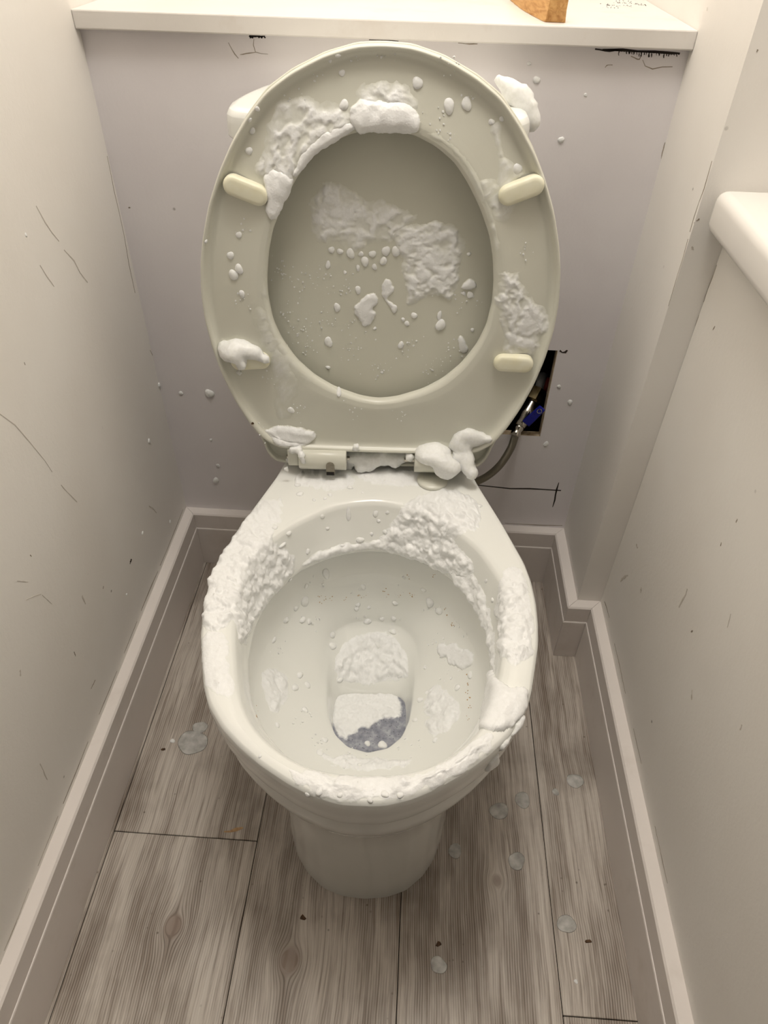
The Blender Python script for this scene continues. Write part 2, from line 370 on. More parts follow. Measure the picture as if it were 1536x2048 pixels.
pan_rings = [(ft, 0.0), (ft, .006), (mix(ft, ou, -.02), .06), (mix(ft, ou, .0), .15), (mix(ft, ou, .10), .205), (mix(ft, ou, .40), .250), (mix(ft, ou, .66), .285), (mix(ft, ou, .84), .325), (off(o_outer, -.0105), .3500),
             (off(o_outer, -.0065), .3515), (off(o_outer, -.0042), .3540), (off(o_outer, -.0020), .372), (off(o_outer, .0), .3910), (off(o_outer, -.0010), .3970), (off(o_outer, -.0035), .4003), (off(o_outer, -.0085), .4020),
             (mix(off(o_outer, -.0085), off(o_inner, .010), .5), .4024), (off(o_inner, .012), .4018), (off(o_inner, .0065), .4000), (off(o_inner, .0025), .3960), (off(o_inner, 0), .3885),
             (mix(off(o_inner, 0), off(o_lip, 0), .55), .361), (off(o_lip, 0), .3385), (off(o_lip, .0015), .3345), (off(o_lip, .005), .3340), (off(o_lip, .010), .3375), (off(o_lip, .0145), .3345), (off(o_lip, .0155), .325),
             (off(o_lip, .0125), .306), (off(o_lip, .0070), .286), (mix(off(o_lip, .008), off(o_sump, 0), .07), .2695), (mix(off(o_lip, .008), off(o_sump, 0), .19), .2540), (mix(off(o_lip, .008), off(o_sump, 0), .35), .2400),
             (mix(off(o_lip, .008), off(o_sump, 0), .54), .2275), (mix(off(o_lip, .008), off(o_sump, 0), .74), .2155), (mix(off(o_lip, .008), off(o_sump, 0), .90), .2055),
             (mix(off(o_sump, 0), off(o_water, 0), .12), .197), (mix(off(o_sump, 0), off(o_water, 0), .55), .178), (off(o_water, .001), .158), (off(o_water, -.008), .13), (scl(o_water, .5), .118), (lambda th: th*0+.001, .116)]
pan_loft = Loft(PC, pan_rings)
q, th, P = pan_loft.sample(240, .006)
pan = link('pan', big_mesh('pan', P.reshape(-1, 3), grid_faces(len(q), 240, True)), 'ceramic', toilet)

# cistern and its lid
CC = (-.0065, -.075)
o_cl = Outline([(0, -.153), (.06, -.1525), (.124, -.149), (.151, -.141), (.1615, -.126), (.1625, -.10), (.158, -.073), (.152, -.0514), (.1405, -.0186), (.1325, -.006), (.07, -.004), (0, -.004)], (0, -.075), 1.0)
lid_r = [(off(o_cl, -.010), .7905), (off(o_cl, -.0015), .7905), (off(o_cl, 0), .7925), (off(o_cl, 0), .806), (off(o_cl, -.001), .8125), (off(o_cl, -.0045), .8175), (off(o_cl, -.012), .820), (mix(off(o_cl, -.012), scl(o_cl, .0), .5), .8212), (lambda th: th*0+.0005, .8214)]
q, th, P = Loft(CC, lid_r).sample(160, .006)
link('cistern_lid', big_mesh('cistern_lid', P.reshape(-1, 3), grid_faces(len(q), 160, True)), 'ceramic', toilet)
body_r = [(lambda th: th*0+.0005, .4032), (mix(off(o_cl, -.022), scl(o_cl, 0), .1), .4035), (off(o_cl, -.020), .410), (off(o_cl, -.012), .50), (off(o_cl, -.006), .70), (off(o_cl, -.004), .7895), (mix(off(o_cl, -.004), scl(o_cl, 0), .2), .790)]
q, th, P = Loft(CC, body_r).sample(160, .02)
link('cistern', big_mesh('cistern', P.reshape(-1, 3), grid_faces(len(q), 160, True)), 'ceramic', toilet)

# seat frame: u right, v up along the raised seat, n towards the room
ST = math.radians(4)
seat_frame = Matrix(((1, 0, 0, 0), (0, math.sin(ST), -math.cos(ST), -.215), (0, math.cos(ST), math.sin(ST), .42), (0, 0, 0, 1)))
SC = (0.0, .245)
o_ring = Outline([(0, .4685), (.026, .467), (.056, .459), (.0885, .444), (.113, .428), (.1335, .406), (.1515, .3815), (.1665, .356), (.181, .325), (.192, .291), (.1985, .263), (.2025, .229), (.2025, .197),
                  (.198, .160), (.190, .125), (.179, .093), (.165, .062), (.150, .038), (.130, .024), (.09, .021), (0, .021)], SC, 1.6)
o_lidp = Outline([(0, .4695), (.026, .468), (.056, .460), (.0885, .4455), (.1135, .4295), (.134, .4075), (.152, .383), (.1672, .357), (.182, .3255), (.193, .2915), (.1997, .263), (.2037, .229), (.2037, .197),
                  (.1992, .160), (.191, .125), (.180, .093), (.1665, .0615), (.1585, .043), (.151, .0195), (.146, .002), (.137, -.0085), (.125, -.0105), (.06, -.0105), (0, -.0105)], SC, .7)
o_open = Outline([(0, .3965), (.03, .3935), (.0535, .383), (.073, .369), (.0875, .351), (.1035, .3255), (.116, .299), (.1225, .275), (.1265, .248), (.1275, .2265), (.124, .197), (.1155, .1735), (.0995, .148),
                  (.079, .1275), (.0552, .112), (.0225, .0999), (0, .0965)], SC, 2)
ring_n = [(0.5, -.0100), (.06, -.0100), (.012, -.0085), (0.0, -.0050), (0.0, .0010), (.012, .0058), (.030, .0068), (.058, .0060), (.085, .0015), (.16, -.0012), (.45, .0012), (.72, .0042), (.86, .0060), (.94, .0056), (.985, .0030), (1.0, -.0010), (.995, -.0060), (.97, -.0092), (.90, -.0100), (0.5, -.0100)]
ro, rp = off(o_ring, 0), off(o_open, 0)
ring_loft = Loft(SC, [(mix(ro, rp, t), n) for t, n in ring_n])
q, th, P = ring_loft.sample(240, .006)
seat = link('seat_ring', big_mesh('seat_ring', P.reshape(-1, 3), grid_faces(len(q), 240, True)), 'plastic', toilet)
seat.matrix_local = seat_frame
lp = off(o_lidp, 0)
lid_n = [(lambda th: th*0+.0005, -.0300), (scl(o_lidp, .5), -.0296), (off(o_lidp, -.020), -.0275), (off(o_lidp, -.006), -.0235), (off(o_lidp, -.001), -.0180), (lp, -.0120), (off(o_lidp, -.0008), -.0108), (off(o_lidp, -.0030), -.0106), (off(o_lidp, -.0048), -.0120), (off(o_lidp, -.0070), -.0170), (off(o_lidp, -.016), -.0200), (scl(o_lidp, .70), -.0215), (scl(o_lidp, .35), -.0225), (lambda th: th*0+.0005, -.0226)]
lid_loft = Loft(SC, lid_n)
q, th, P = lid_loft.sample(240, .008)
lid = link('lid', big_mesh('lid', P.reshape(-1, 3), grid_faces(len(q), 240, True)), 'plastic_lid', toilet)
lid.matrix_local = seat_frame

# four rubber bumpers under the seat ring
def bumper_mesh(L_, W, H_):
    V_, F, n = [], [], 12
    prof_ = [(1.0, 0.0), (1.0, .55), (.93, .82), (.78, .96), (.5, 1.0)]
    base = [(L_/2-W/2, W/2*math.cos(a), W/2*math.sin(a)) for a in np.linspace(-math.pi/2, math.pi/2, n)] + [(-L_/2+W/2, W/2*math.cos(a), W/2*math.sin(a)) for a in np.linspace(math.pi/2, 3*math.pi/2, n)]
    k = len(base)
    for s_, z in prof_:
        for cx, dx, dy in base: V_.append((cx+dx*s_, dy*s_, z*H_))
    for i in range(len(prof_)-1):
        for j in range(k): F.append((i*k+j, i*k+(j+1) % k, (i+1)*k+(j+1) % k, (i+1)*k+j))
    F.append(tuple(range((len(prof_)-1)*k, len(prof_)*k))); return mesh('bumper', V_, F)
bme = bumper_mesh(.0475, .0205, .0105)
for u, v, a in ((-.1402, .3390, -20), (.1425, .3465, 22), (-.1535, .1475, 5), (.1605, .1542, -2)):
    b = link('bumper', bme, 'rubber', seat, True); b.matrix_local = Matrix.Translation((u, v, .0012)) @ Matrix.Rotation(math.radians(a), 4, 'Z')

# hinges
def hinge(side):
    s = -1 if side == 'l' else 1
    u0, u1 = (.0400, .1020) if s < 0 else (.0495, .1010)
    # barrel: D-shaped extrusion along u
    sec = [(-.0085, -.0060), (.0060, -.0060)] + [(.0060+.0*0 + .011*math.cos(a), .0105+.0135*math.sin(a)) for a in np.linspace(-.9, math.pi/2, 9)] + [(-.0085, .0240)]
    V_, F = [], []
    us = [u0, u0+.0012, u1-.0012, u1]
    for i, u in enumerate(us):
        k_ = .95 if i in (0, 3) else 1
        for n, v in sec: V_.append((s*u, .009+(v-.009)*k_, .002+n*k_))
    k = len(sec)
    for i in range(3):
        for j in range(k):
            f = (i*k+j, i*k+(j+1) % k, (i+1)*k+(j+1) % k, (i+1)*k+j); F.append(f if s > 0 else f[::-1])
    F += [tuple(range(k)), tuple(range(3*k, 4*k))]
    h = link('hinge', mesh('hinge', V_, F), 'plastic', toilet, False); h.matrix_local = seat_frame
    for p in h.data.polygons: p.use_smooth = len(p.vertices) == 4
    po = boxes('hinge_post', [((min(s*.1030, s*.1175), -.002, -.0095), (max(s*.1030, s*.1175), .0235, .0075))], 'plastic', h, bevel=.002, seg=3)
    pl = boxes('hinge_pin', [((min(s*.036, s*.120), .006, -.002), (max(s*.036, s*.120), .0105, .0025))], 'chrome', h, bevel=.001)
    if s < 0:      # keyhole slot; a black block stands for the shade at its foot
        V2 = [(-.066, -.0062, .0197)] + [(-.0605+.0055*math.cos(a), .0080+.0055*math.sin(a), .0199) for a in np.linspace(math.pi, 0, 11)] + [(-.055, -.0062, .0197)]
        V3 = [(x*1.0, y, z-.004) for x, y, z in V2]; k2 = len(V2)
        link('hinge_slot', mesh('hinge_slot', V2+V3, [tuple(range(k2))[::-1]] + [(j, (j+1) % k2, k2+(j+1) % k2, k2+j) for j in range(k2)]), 'slot', h)
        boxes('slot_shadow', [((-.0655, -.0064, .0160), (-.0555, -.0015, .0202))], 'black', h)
    if s < 0: return
    cap, nseg = [], 28
    rr = [(.0205, 0.0), (.0210, .0022), (.0195, .0042), (.012, .0052), (.0004, .0056)]
    CV = [(s*.075+r*math.cos(2*math.pi*j/nseg), -.226+r*math.sin(2*math.pi*j/nseg), .4026+z) for r, z in rr for j in range(nseg)]
    c = link('hinge_cap', mesh('hinge_cap', CV, grid_faces(len(rr), nseg, True)), 'plastic', h, True)
    c.matrix_parent_inverse = seat_frame.inverted()
hinge('l'); hinge('r')

# water standing in the bottom of the bowl
def water_mat():
    m, nt, b = new_mat('murky_water'); p = pos(nt)
    n = noise(nt, p, 90, 5, .65)
    c = ramp(nt, [(.3, lin((116, 118, 130))), (.52, lin((150, 152, 162))), (.75, lin((186, 188, 194)))], n.outputs[0])
    v = nd(nt, 'ShaderNodeTexVoronoi'); v.inputs['Scale'].default_value = 260; nt.links.new(p, v.inputs['Vector'])
    cc = mixc(nt, ramp(nt, [(.10, g(.8)), (.24, g(0))], v.outputs['Distance']).outputs[0], c.outputs[0], lin((60, 62, 70)))
    nt.links.new(cc, b.inputs['Base Color']); b.inputs['Roughness'].default_value = .25
    bump(nt, b, n.outputs[0], .5, .002); return m
M['water'] = water_mat()
wr = [(lambda th: th*0+.0005, .1560), (scl(o_water, .5), .1560), (off(o_water, .0022), .1560), (off(o_water, .0020), .1480), (scl(o_water, .4), .1460), (lambda th: th*0+.0005, .1460)]
q, th, P = Loft(PC, wr).sample(96, .01)
wat = link('toilet_water', big_mesh('toilet_water', P.reshape(-1, 3), grid_faces(len(q), 96, True)), 'water', label='murky grey water at the bottom of the toilet bowl', category='water')
wat.location = (TX, 0, 0); wat.rotation_euler[2] = TY

# ================================================================ water supply in the wall hole
def seg_tube(name, a, b, r, m, parent, n=16, rs=None):
    pts = [np.array(a)+(np.array(b)-np.array(a))*t for t in np.linspace(0, 1, len(rs) if rs else 2)]
    V_, F = tube(pts, rs or r, n); return link(name, mesh(name, V_, F), m, parent, n > 8)
# ---------------------------------------------------------------- measured positions (metres)
D = {
 'marks': [
  ('pen_line', 'wall_back', 0.00227, 'ink', [(0.15278, 0.0, 0.21649), (0.18342, -0.0, 0.21526), (0.21421, 0.0, 0.21289), (0.24861, 0.0, 0.21535), (0.2747, 0.0, 0.21493), (0.30248, 0.0, 0.21464)], [(0.0, -1.0, 0.0), (0.0, -1.0, 0.0), (0.0, -1.0, 0.0), (0.0, -1.0, 0.0), (0.0, -1.0, 0.0), (0.0, -1.0, 0.0)]),
  ('pen_line', 'wall_back', 0.00245, 'ink', [(0.2949, 0.0, 0.23217), (0.29502, 0.0, 0.21752), (0.29494, 0.0, 0.20377), (0.29531, 0.0, 0.19219), (0.29565, 0.0, 0.17571)], [(0.0, -1.0, 0.0), (0.0, -1.0, 0.0), (0.0, -1.0, 0.0), (0.0, -1.0, 0.0), (0.0, -1.0, 0.0)]),
  ('pen_line', 'wall_back', 0.00298, 'ink', [(0.24984, 0.0, 0.4829), (0.25455, 0.0, 0.48149), (0.2591, -0.0, 0.48091), (0.26051, 0.0, 0.48514)], [(0.0, -1.0, 0.0), (0.0, -1.0, 0.0), (0.0, -1.0, 0.0), (0.0, -1.0, 0.0)]),
  ('corner_crack', 'wall_left', 0.00108, 'crack', [(-0.372, -0.00311, 0.72918), (-0.372, -0.00373, 0.70956), (-0.372, -0.00542, 0.68782), (-0.372, -0.00525, 0.6596), (-0.372, -0.00543, 0.62965), (-0.372, -0.01128, 0.59001), (-0.372, -0.01245, 0.54926)], [(1.0, 0.0, 0.0), (1.0, 0.0, 0.0), (1.0, 0.0, 0.0), (1.0, 0.0, 0.0), (1.0, 0.0, 0.0), (1.0, 0.0, 0.0), (1.0, 0.0, 0.0)]),
  ('corner_crack', 'wall_left', 0.00152, 'crack', [(-0.372, -0.0049, 0.45359), (-0.372, 0.00544, 0.43036), (-0.372, 0.00376, 0.39518), (-0.372, 0.00201, 0.35857), (-0.372, 0.00624, 0.31626), (-0.372, 0.00423, 0.27099), (-0.372, 0.00283, 0.23956), (-0.372, 0.00281, 0.18866), (-0.372, 0.00279, 0.13488)], [(1.0, 0.0, 0.0), (1.0, 0.0, 0.0), (1.0, 0.0, 0.0), (1.0, 0.0, 0.0), (1.0, 0.0, 0.0), (1.0, 0.0, 0.0), (1.0, 0.0, 0.0), (1.0, 0.0, 0.0), (1.0, 0.0, 0.0)]),
  ('corner_crack', 'wall_recess', 0.00115, 'crack', [(0.3243, -0.16792, 0.79464), (0.3243, -0.16879, 0.78157), (0.3243, -0.16969, 0.7682), (0.3243, -0.1674, 0.75397), (0.3243, -0.16636, 0.73819), (0.3243, -0.16771, 0.72335)], [(-1.0, 0.0, 0.0), (-1.0, 0.0, 0.0), (-1.0, 0.0, 0.0), (-1.0, 0.0, 0.0), (-1.0, 0.0, 0.0), (-1.0, 0.0, 0.0)]),
  ('corner_crack', 'wall_recess', 0.0009, 'crack', [(0.3243, -0.16817, 0.71598), (0.3243, -0.17106, 0.69393), (0.3243, -0.17002, 0.67637), (0.3243, -0.17127, 0.65631), (0.3243, -0.17183, 0.64018)], [(-1.0, 0.0, 0.0), (-1.0, 0.0, 0.0), (-1.0, 0.0, 0.0), (-1.0, 0.0, 0.0), (-1.0, 0.0, 0.0)]),
  ('corner_crack', 'wall_right', 0.00092, 'crack', [(0.3618, -0.17446, 0.69142), (0.3618, -0.17442, 0.67656), (0.3618, -0.17216, 0.6615), (0.3618, -0.17337, 0.64826), (0.3618, -0.16671, 0.64329), (0.3618, -0.1734, 0.62855), (0.3618, -0.17107, 0.61019), (0.3618, -0.16854, 0.5971)], [(-1.0, 0.0, 0.0), (-1.0, 0.0, 0.0), (-1.0, 0.0, 0.0), (-1.0, 0.0, 0.0), (-1.0, 0.0, 0.0), (-1.0, 0.0, 0.0), (-1.0, 0.0, 0.0), (-1.0, 0.0, 0.0)]),
  ('corner_crack', 'wall_back', 0.00103, 'crack', [(0.32695, 0.0, 0.84894), (0.32653, 0.0, 0.84108)], [(0.0, -1.0, 0.0), (0.0, -1.0, 0.0)]),
  ('corner_crack', 'wall_back', 0.00083, 'crack', [(0.32468, 0.0, 0.81477), (0.32503, 0.0, 0.80175), (0.32538, 0.0, 0.78846)], [(0.0, -1.0, 0.0), (0.0, -1.0, 0.0), (0.0, -1.0, 0.0)]),
  ('corner_crack', 'wall_back', 0.00098, 'crack', [(0.32374, -0.0, 0.76928), (0.32371, 0.0, 0.76091), (0.32415, 0.0, 0.75073)], [(0.0, -1.0, 0.0), (0.0, -1.0, 0.0), (0.0, -1.0, 0.0)]),
  ('scuff_mark', 'wall_left', 0.00086, 'pencil', [(-0.372, -0.3941, 0.59795), (-0.372, -0.37863, 0.57398), (-0.372, -0.36597, 0.54242), (-0.372, -0.35286, 0.50719), (-0.372, -0.34791, 0.48745)], [(1.0, 0.0, 0.0), (1.0, 0.0, 0.0), (1.0, 0.0, 0.0), (1.0, 0.0, 0.0), (1.0, 0.0, 0.0)]),
  ('scuff_mark', 'wall_left', 0.00133, 'pencil', [(-0.372, -0.34045, 0.46191), (-0.372, -0.33167, 0.44049), (-0.372, -0.32171, 0.41899)], [(1.0, 0.0, 0.0), (1.0, 0.0, 0.0), (1.0, 0.0, 0.0)]),
  ('scuff_mark', 'wall_left', 0.00131, 'pencil', [(-0.372, -0.21041, 0.73623), (-0.372, -0.20215, 0.71623), (-0.372, -0.19366, 0.70239), (-0.372, -0.18386, 0.68929)], [(1.0, 0.0, 0.0), (1.0, 0.0, 0.0), (1.0, 0.0, 0.0), (1.0, 0.0, 0.0)]),
  ('scuff_mark', 'wall_left', 0.00155, 'pencil', [(-0.372, -0.17849, 0.67696), (-0.372, -0.16261, 0.65766), (-0.372, -0.15589, 0.64083), (-0.372, -0.14412, 0.62313)], [(1.0, 0.0, 0.0), (1.0, 0.0, 0.0), (1.0, 0.0, 0.0), (1.0, 0.0, 0.0)]),
  ('scuff_mark', 'wall_left', 0.00088, 'pencil', [(-0.372, -0.23811, 0.68417), (-0.372, -0.23095, 0.66718), (-0.372, -0.22333, 0.65345)], [(1.0, 0.0, 0.0), (1.0, 0.0, 0.0), (1.0, 0.0, 0.0)]),
  ('scuff_mark', 'wall_left', 0.0029, 'pencil', [(-0.372, -0.14143, 0.2534), (-0.372, -0.13088, 0.23764), (-0.372, -0.12214, 0.2222)], [(1.0, 0.0, 0.0), (1.0, 0.0, 0.0), (1.0, 0.0, 0.0)]),
  ('scuff_mark', 'wall_left', 0.00337, 'ink', [(-0.372, -0.23953, 0.23374), (-0.372, -0.24437, 0.23335), (-0.372, -0.24785, 0.23157)], [(1.0, 0.0, 0.0), (1.0, 0.0, 0.0), (1.0, 0.0, 0.0)]),
  ('scuff_mark', 'wall_left', 0.00164, 'crack', [(-0.372, -0.32994, 0.27362), (-0.372, -0.33341, 0.27137)], [(1.0, 0.0, 0.0), (1.0, 0.0, 0.0)]),
  ('scuff_mark', 'wall_left', 0.00161, 'crack', [(-0.372, -0.42212, 0.18676), (-0.372, -0.42938, 0.1869), (-0.372, -0.43657, 0.18704)], [(1.0, 0.0, 0.0), (1.0, 0.0, 0.0), (1.0, 0.0, 0.0)]),
  ('scuff_mark', 'wall_left', 0.0007, 'pencil', [(-0.372, -0.47262, 0.43943), (-0.372, -0.46561, 0.43098), (-0.372, -0.45839, 0.42229)], [(1.0, 0.0, 0.0), (1.0, 0.0, 0.0), (1.0, 0.0, 0.0)]),
  ('scuff_mark', 'wall_left', 0.00069, 'pencil', [(-0.372, -0.44695, 0.38796), (-0.372, -0.44212, 0.3738), (-0.372, -0.43799, 0.36195)], [(1.0, 0.0, 0.0), (1.0, 0.0, 0.0), (1.0, 0.0, 0.0)]),
  ('scuff_mark', 'wall_left', 0.00067, 'pencil', [(-0.372, -0.47289, 0.40923), (-0.372, -0.46094, 0.40135), (-0.372, -0.44775, 0.39058)], [(1.0, 0.0, 0.0), (1.0, 0.0, 0.0), (1.0, 0.0, 0.0)]),
  ('scuff_mark', 'wall_left', 0.00206, 'pencil', [(-0.372, -0.38107, 0.31124), (-0.372, -0.38033, 0.30263), (-0.372, -0.38052, 0.29501)], [(1.0, 0.0, 0.0), (1.0, 0.0, 0.0), (1.0, 0.0, 0.0)]),
  ('scuff_mark', 'wall_left', 0.00105, 'crack', [(-0.372, -0.3264, 0.61668), (-0.372, -0.32625, 0.61363)], [(1.0, 0.0, 0.0), (1.0, 0.0, 0.0)]),
  ('scuff_mark', 'wall_left', 0.00109, 'crack', [(-0.372, -0.43796, 0.44347), (-0.372, -0.43676, 0.43991)], [(1.0, 0.0, 0.0), (1.0, 0.0, 0.0)]),
  ('scuff_mark', 'wall_left', 0.00141, 'pencil', [(-0.372, -0.56659, 0.22994), (-0.372, -0.56832, 0.21221), (-0.372, -0.5702, 0.19784)], [(1.0, 0.0, 0.0), (1.0, 0.0, 0.0), (1.0, 0.0, 0.0)]),
  ('scuff_mark', 'wall_left', 0.00173, 'pencil', [(-0.372, -0.52641, 0.35614), (-0.372, -0.52976, 0.34989)], [(1.0, 0.0, 0.0), (1.0, 0.0, 0.0)]),
  ('scuff_mark', 'wall_left', 0.00151, 'crack', [(-0.372, -0.4369, 0.26957), (-0.372, -0.43777, 0.26141)], [(1.0, 0.0, 0.0), (1.0, 0.0, 0.0)]),
  ('scuff_mark', 'wall_back', 0.00161, 'crack', [(-0.35964, 0.0, 0.66485), (-0.3569, 0.0, 0.66497)], [(0.0, -1.0, 0.0), (0.0, -1.0, 0.0)]),
  ('scuff_mark', 'wall_recess', 0.00119, 'crack', [(0.33239, -0.1723, 0.88904), (0.33302, -0.1723, 0.89099)], [(0.0, -1.0, 0.0), (0.0, -1.0, 0.0)]),
  ('scuff_mark', 'wall_recess', 0.00117, 'pencil', [(0.3243, -0.02359, 0.90286), (0.3243, -0.02212, 0.90574)], [(-1.0, 0.0, 0.0), (-1.0, 0.0, 0.0)]),
  ('scuff_mark', 'wall_recess', 0.00159, 'crack', [(0.3243, -0.17116, 0.73412), (0.32618, -0.1723, 0.73722), (0.32829, -0.1723, 0.73887)], [(-1.0, 0.0, 0.0), (0.0, -1.0, 0.0), (0.0, -1.0, 0.0)]),
  ('scuff_mark', 'wall_recess', 0.00164, 'pencil', [(0.32949, -0.1723, 0.70962), (0.33172, -0.1723, 0.70588)], [(0.0, -1.0, 0.0), (0.0, -1.0, 0.0)]),
  ('scuff_mark', 'wall_right', 0.00132, 'crack', [(0.3618, -0.22156, 0.63764), (0.3618, -0.22286, 0.6431)], [(-1.0, 0.0, 0.0), (-1.0, 0.0, 0.0)]),
  ('scuff_mark', 'wall_right', 0.00243, 'pencil', [(0.3618, -0.39298, 0.37005), (0.3618, -0.39401, 0.38462), (0.3618, -0.39532, 0.39484), (0.3618, -0.39291, 0.40245)], [(-1.0, 0.0, 0.0), (-1.0, 0.0, 0.0), (-1.0, 0.0, 0.0), (-1.0, 0.0, 0.0)]),
  ('scuff_mark', 'wall_right', 0.00276, 'pencil', [(0.3618, -0.49457, 0.33296), (0.3618, -0.48708, 0.34105)], [(-1.0, 0.0, 0.0), (-1.0, 0.0, 0.0)]),
  ('scuff_mark', 'wall_right', 0.00119, 'crack', [(0.3618, -0.42204, 0.53331), (0.3618, -0.42174, 0.53774)], [(-1.0, 0.0, 0.0), (-1.0, 0.0, 0.0)]),
  ('scuff_mark', 'wall_right', 0.00124, 'crack', [(0.3618, -0.41539, 0.49399), (0.3618, -0.41428, 0.49798)], [(-1.0, 0.0, 0.0), (-1.0, 0.0, 0.0)]),
  ('scuff_mark', 'wall_right', 0.00119, 'pencil', [(0.3618, -0.48819, 0.45144), (0.3618, -0.48533, 0.45965), (0.3618, -0.48293, 0.466)], [(-1.0, 0.0, 0.0), (-1.0, 0.0, 0.0), (-1.0, 0.0, 0.0)]),
  ('scuff_mark', 'wall_right', 0.00369, 'pencil', [(0.3618, -0.23476, 0.25623), (0.3618, -0.22507, 0.24043), (0.3618, -0.21787, 0.22494)], [(-1.0, 0.0, 0.0), (-1.0, 0.0, 0.0), (-1.0, 0.0, 0.0)]),
  ('scuff_mark', 'wall_right', 0.00421, 'pencil', [(0.3618, -0.23481, 0.31157), (0.3618, -0.22584, 0.31061)], [(-1.0, 0.0, 0.0), (-1.0, 0.0, 0.0)]),
  ('scuff_mark', 'wall_right', 0.0041, 'pencil', [(0.3618, -0.29022, 0.28066), (0.3618, -0.28758, 0.28793)], [(-1.0, 0.0, 0.0), (-1.0, 0.0, 0.0)]),
  ('scuff_mark', 'wall_right', 0.00224, 'crack', [(0.3618, -0.43619, 0.37872), (0.3618, -0.43874, 0.38371)], [(-1.0, 0.0, 0.0), (-1.0, 0.0, 0.0)]),
  ('scuff_mark', 'wall_right', 0.00142, 'pencil', [(0.3618, -0.57664, 0.40844), (0.3618, -0.57525, 0.41491)], [(-1.0, 0.0, 0.0), (-1.0, 0.0, 0.0)]),
  ('sealant_gap', 'wall_back', 0.00283, 'ink', [(0.219, -0.0, 0.86206), (0.23314, 0.0, 0.86153), (0.24728, -0.0, 0.861)], [(0.0, -1.0, 0.0), (0.0, -1.0, 0.0), (0.0, -1.0, 0.0)]),
  ('sealant_gap', 'wall_back', 0.00287, 'ink', [(-0.1745, 0.0, 0.86288), (-0.16699, -0.0, 0.86286), (-0.15655, 0.0, 0.8634)], [(0.0, -1.0, 0.0), (0.0, -1.0, 0.0), (0.0, -1.0, 0.0)]),
  ('sealant_gap', 'wall_back', 0.00075, 'crack', [(-0.16958, 0.0, 0.86014), (-0.17077, 0.0, 0.8543), (-0.16914, 0.0, 0.8475), (-0.16283, 0.0, 0.84621), (-0.15466, 0.0, 0.84597)], [(0.0, -1.0, 0.0), (0.0, -1.0, 0.0), (0.0, -1.0, 0.0), (0.0, -1.0, 0.0), (0.0, -1.0, 0.0)]),
  ('sealant_gap', 'wall_back', 0.00076, 'crack', [(-0.16919, 0.0, 0.84701), (-0.17869, 0.0, 0.84573), (-0.18764, 0.0, 0.84448)], [(0.0, -1.0, 0.0), (0.0, -1.0, 0.0), (0.0, -1.0, 0.0)]),
  ('sealant_gap', 'wall_back', 0.00105, 'crack', [(-0.19969, 0.0, 0.85587), (-0.19698, 0.0, 0.84961), (-0.19347, 0.0, 0.84479), (-0.18988, 0.0, 0.84044)], [(0.0, -1.0, 0.0), (0.0, -1.0, 0.0), (0.0, -1.0, 0.0), (0.0, -1.0, 0.0)]),
  ('sealant_gap', 'wall_back', 0.00114, 'ink', [(-0.03711, 0.0, 0.86355), (-0.02627, -0.0, 0.86387), (-0.01598, 0.0, 0.86321), (-0.00342, 0.0, 0.8631)], [(0.0, -1.0, 0.0), (0.0, -1.0, 0.0), (0.0, -1.0, 0.0), (0.0, -1.0, 0.0)]),
  ('sealant_gap', 'wall_back', 0.00091, 'crack', [(0.06425, -0.0, 0.86319), (0.07509, 0.0, 0.86255), (0.08639, -0.0, 0.86289)], [(0.0, -1.0, 0.0), (0.0, -1.0, 0.0), (0.0, -1.0, 0.0)]),
  ('sealant_gap', 'wall_back', 0.00079, 'crack', [(0.26071, -0.0, 0.8566), (0.27063, -0.0, 0.85304), (0.27186, -0.0, 0.85694)], [(0.0, -1.0, 0.0), (0.0, -1.0, 0.0), (0.0, -1.0, 0.0)]),
  ('sealant_gap', 'wall_back', 0.00074, 'crack', [(0.27454, 0.0, 0.85316), (0.27887, 0.0, 0.84745), (0.28808, -0.0, 0.8448), (0.29875, -0.0, 0.84709), (0.30979, 0.0, 0.84792)], [(0.0, -1.0, 0.0), (0.0, -1.0, 0.0), (0.0, -1.0, 0.0), (0.0, -1.0, 0.0), (0.0, -1.0, 0.0)]),
  ('sealant_gap', 'wall_back', 0.00074, 'crack', [(0.23422, 0.0, 0.8446), (0.23591, 0.0, 0.8471), (0.24211, 0.0, 0.84729)], [(0.0, -1.0, 0.0), (0.0, -1.0, 0.0), (0.0, -1.0, 0.0)]),
  ('floor_smear', 'floor', 0.00422, 'rust', [(-0.19497, -0.5335, 0.0), (-0.18676, -0.53223, 0.0), (-0.17898, -0.52889, 0.0), (-0.16991, -0.52474, 0.0)], [(0.0, 0.0, 1.0), (0.0, 0.0, 1.0), (0.0, 0.0, 1.0), (0.0, 0.0, 1.0)]),
  ('sealant_gap', 'wall_back', 0.00095, 'ink', [(0.24583, -0.0, 0.86233), (0.24677, -0.0, 0.85661)], [(0.0, -1.0, 0.0), (0.0, -1.0, 0.0)]),
  ('sealant_gap', 'wall_back', 0.00122, 'ink', [(0.24864, -0.0, 0.86229), (0.24865, 0.0, 0.86037)], [(0.0, -1.0, 0.0), (0.0, -1.0, 0.0)]),
  ('sealant_gap', 'wall_back', 0.00113, 'ink', [(0.25145, -0.0, 0.86224), (0.25239, -0.0, 0.86035)], [(0.0, -1.0, 0.0), (0.0, -1.0, 0.0)]),
  ('sealant_gap', 'wall_back', 0.00093, 'ink', [(0.25426, -0.0, 0.86219), (0.25525, -0.0, 0.85839)], [(0.0, -1.0, 0.0), (0.0, -1.0, 0.0)]),
  ('sealant_gap', 'wall_back', 0.00156, 'ink', [(0.25707, 0.0, 0.86214), (0.25839, -0.0, 0.85835)], [(0.0, -1.0, 0.0), (0.0, -1.0, 0.0)]),
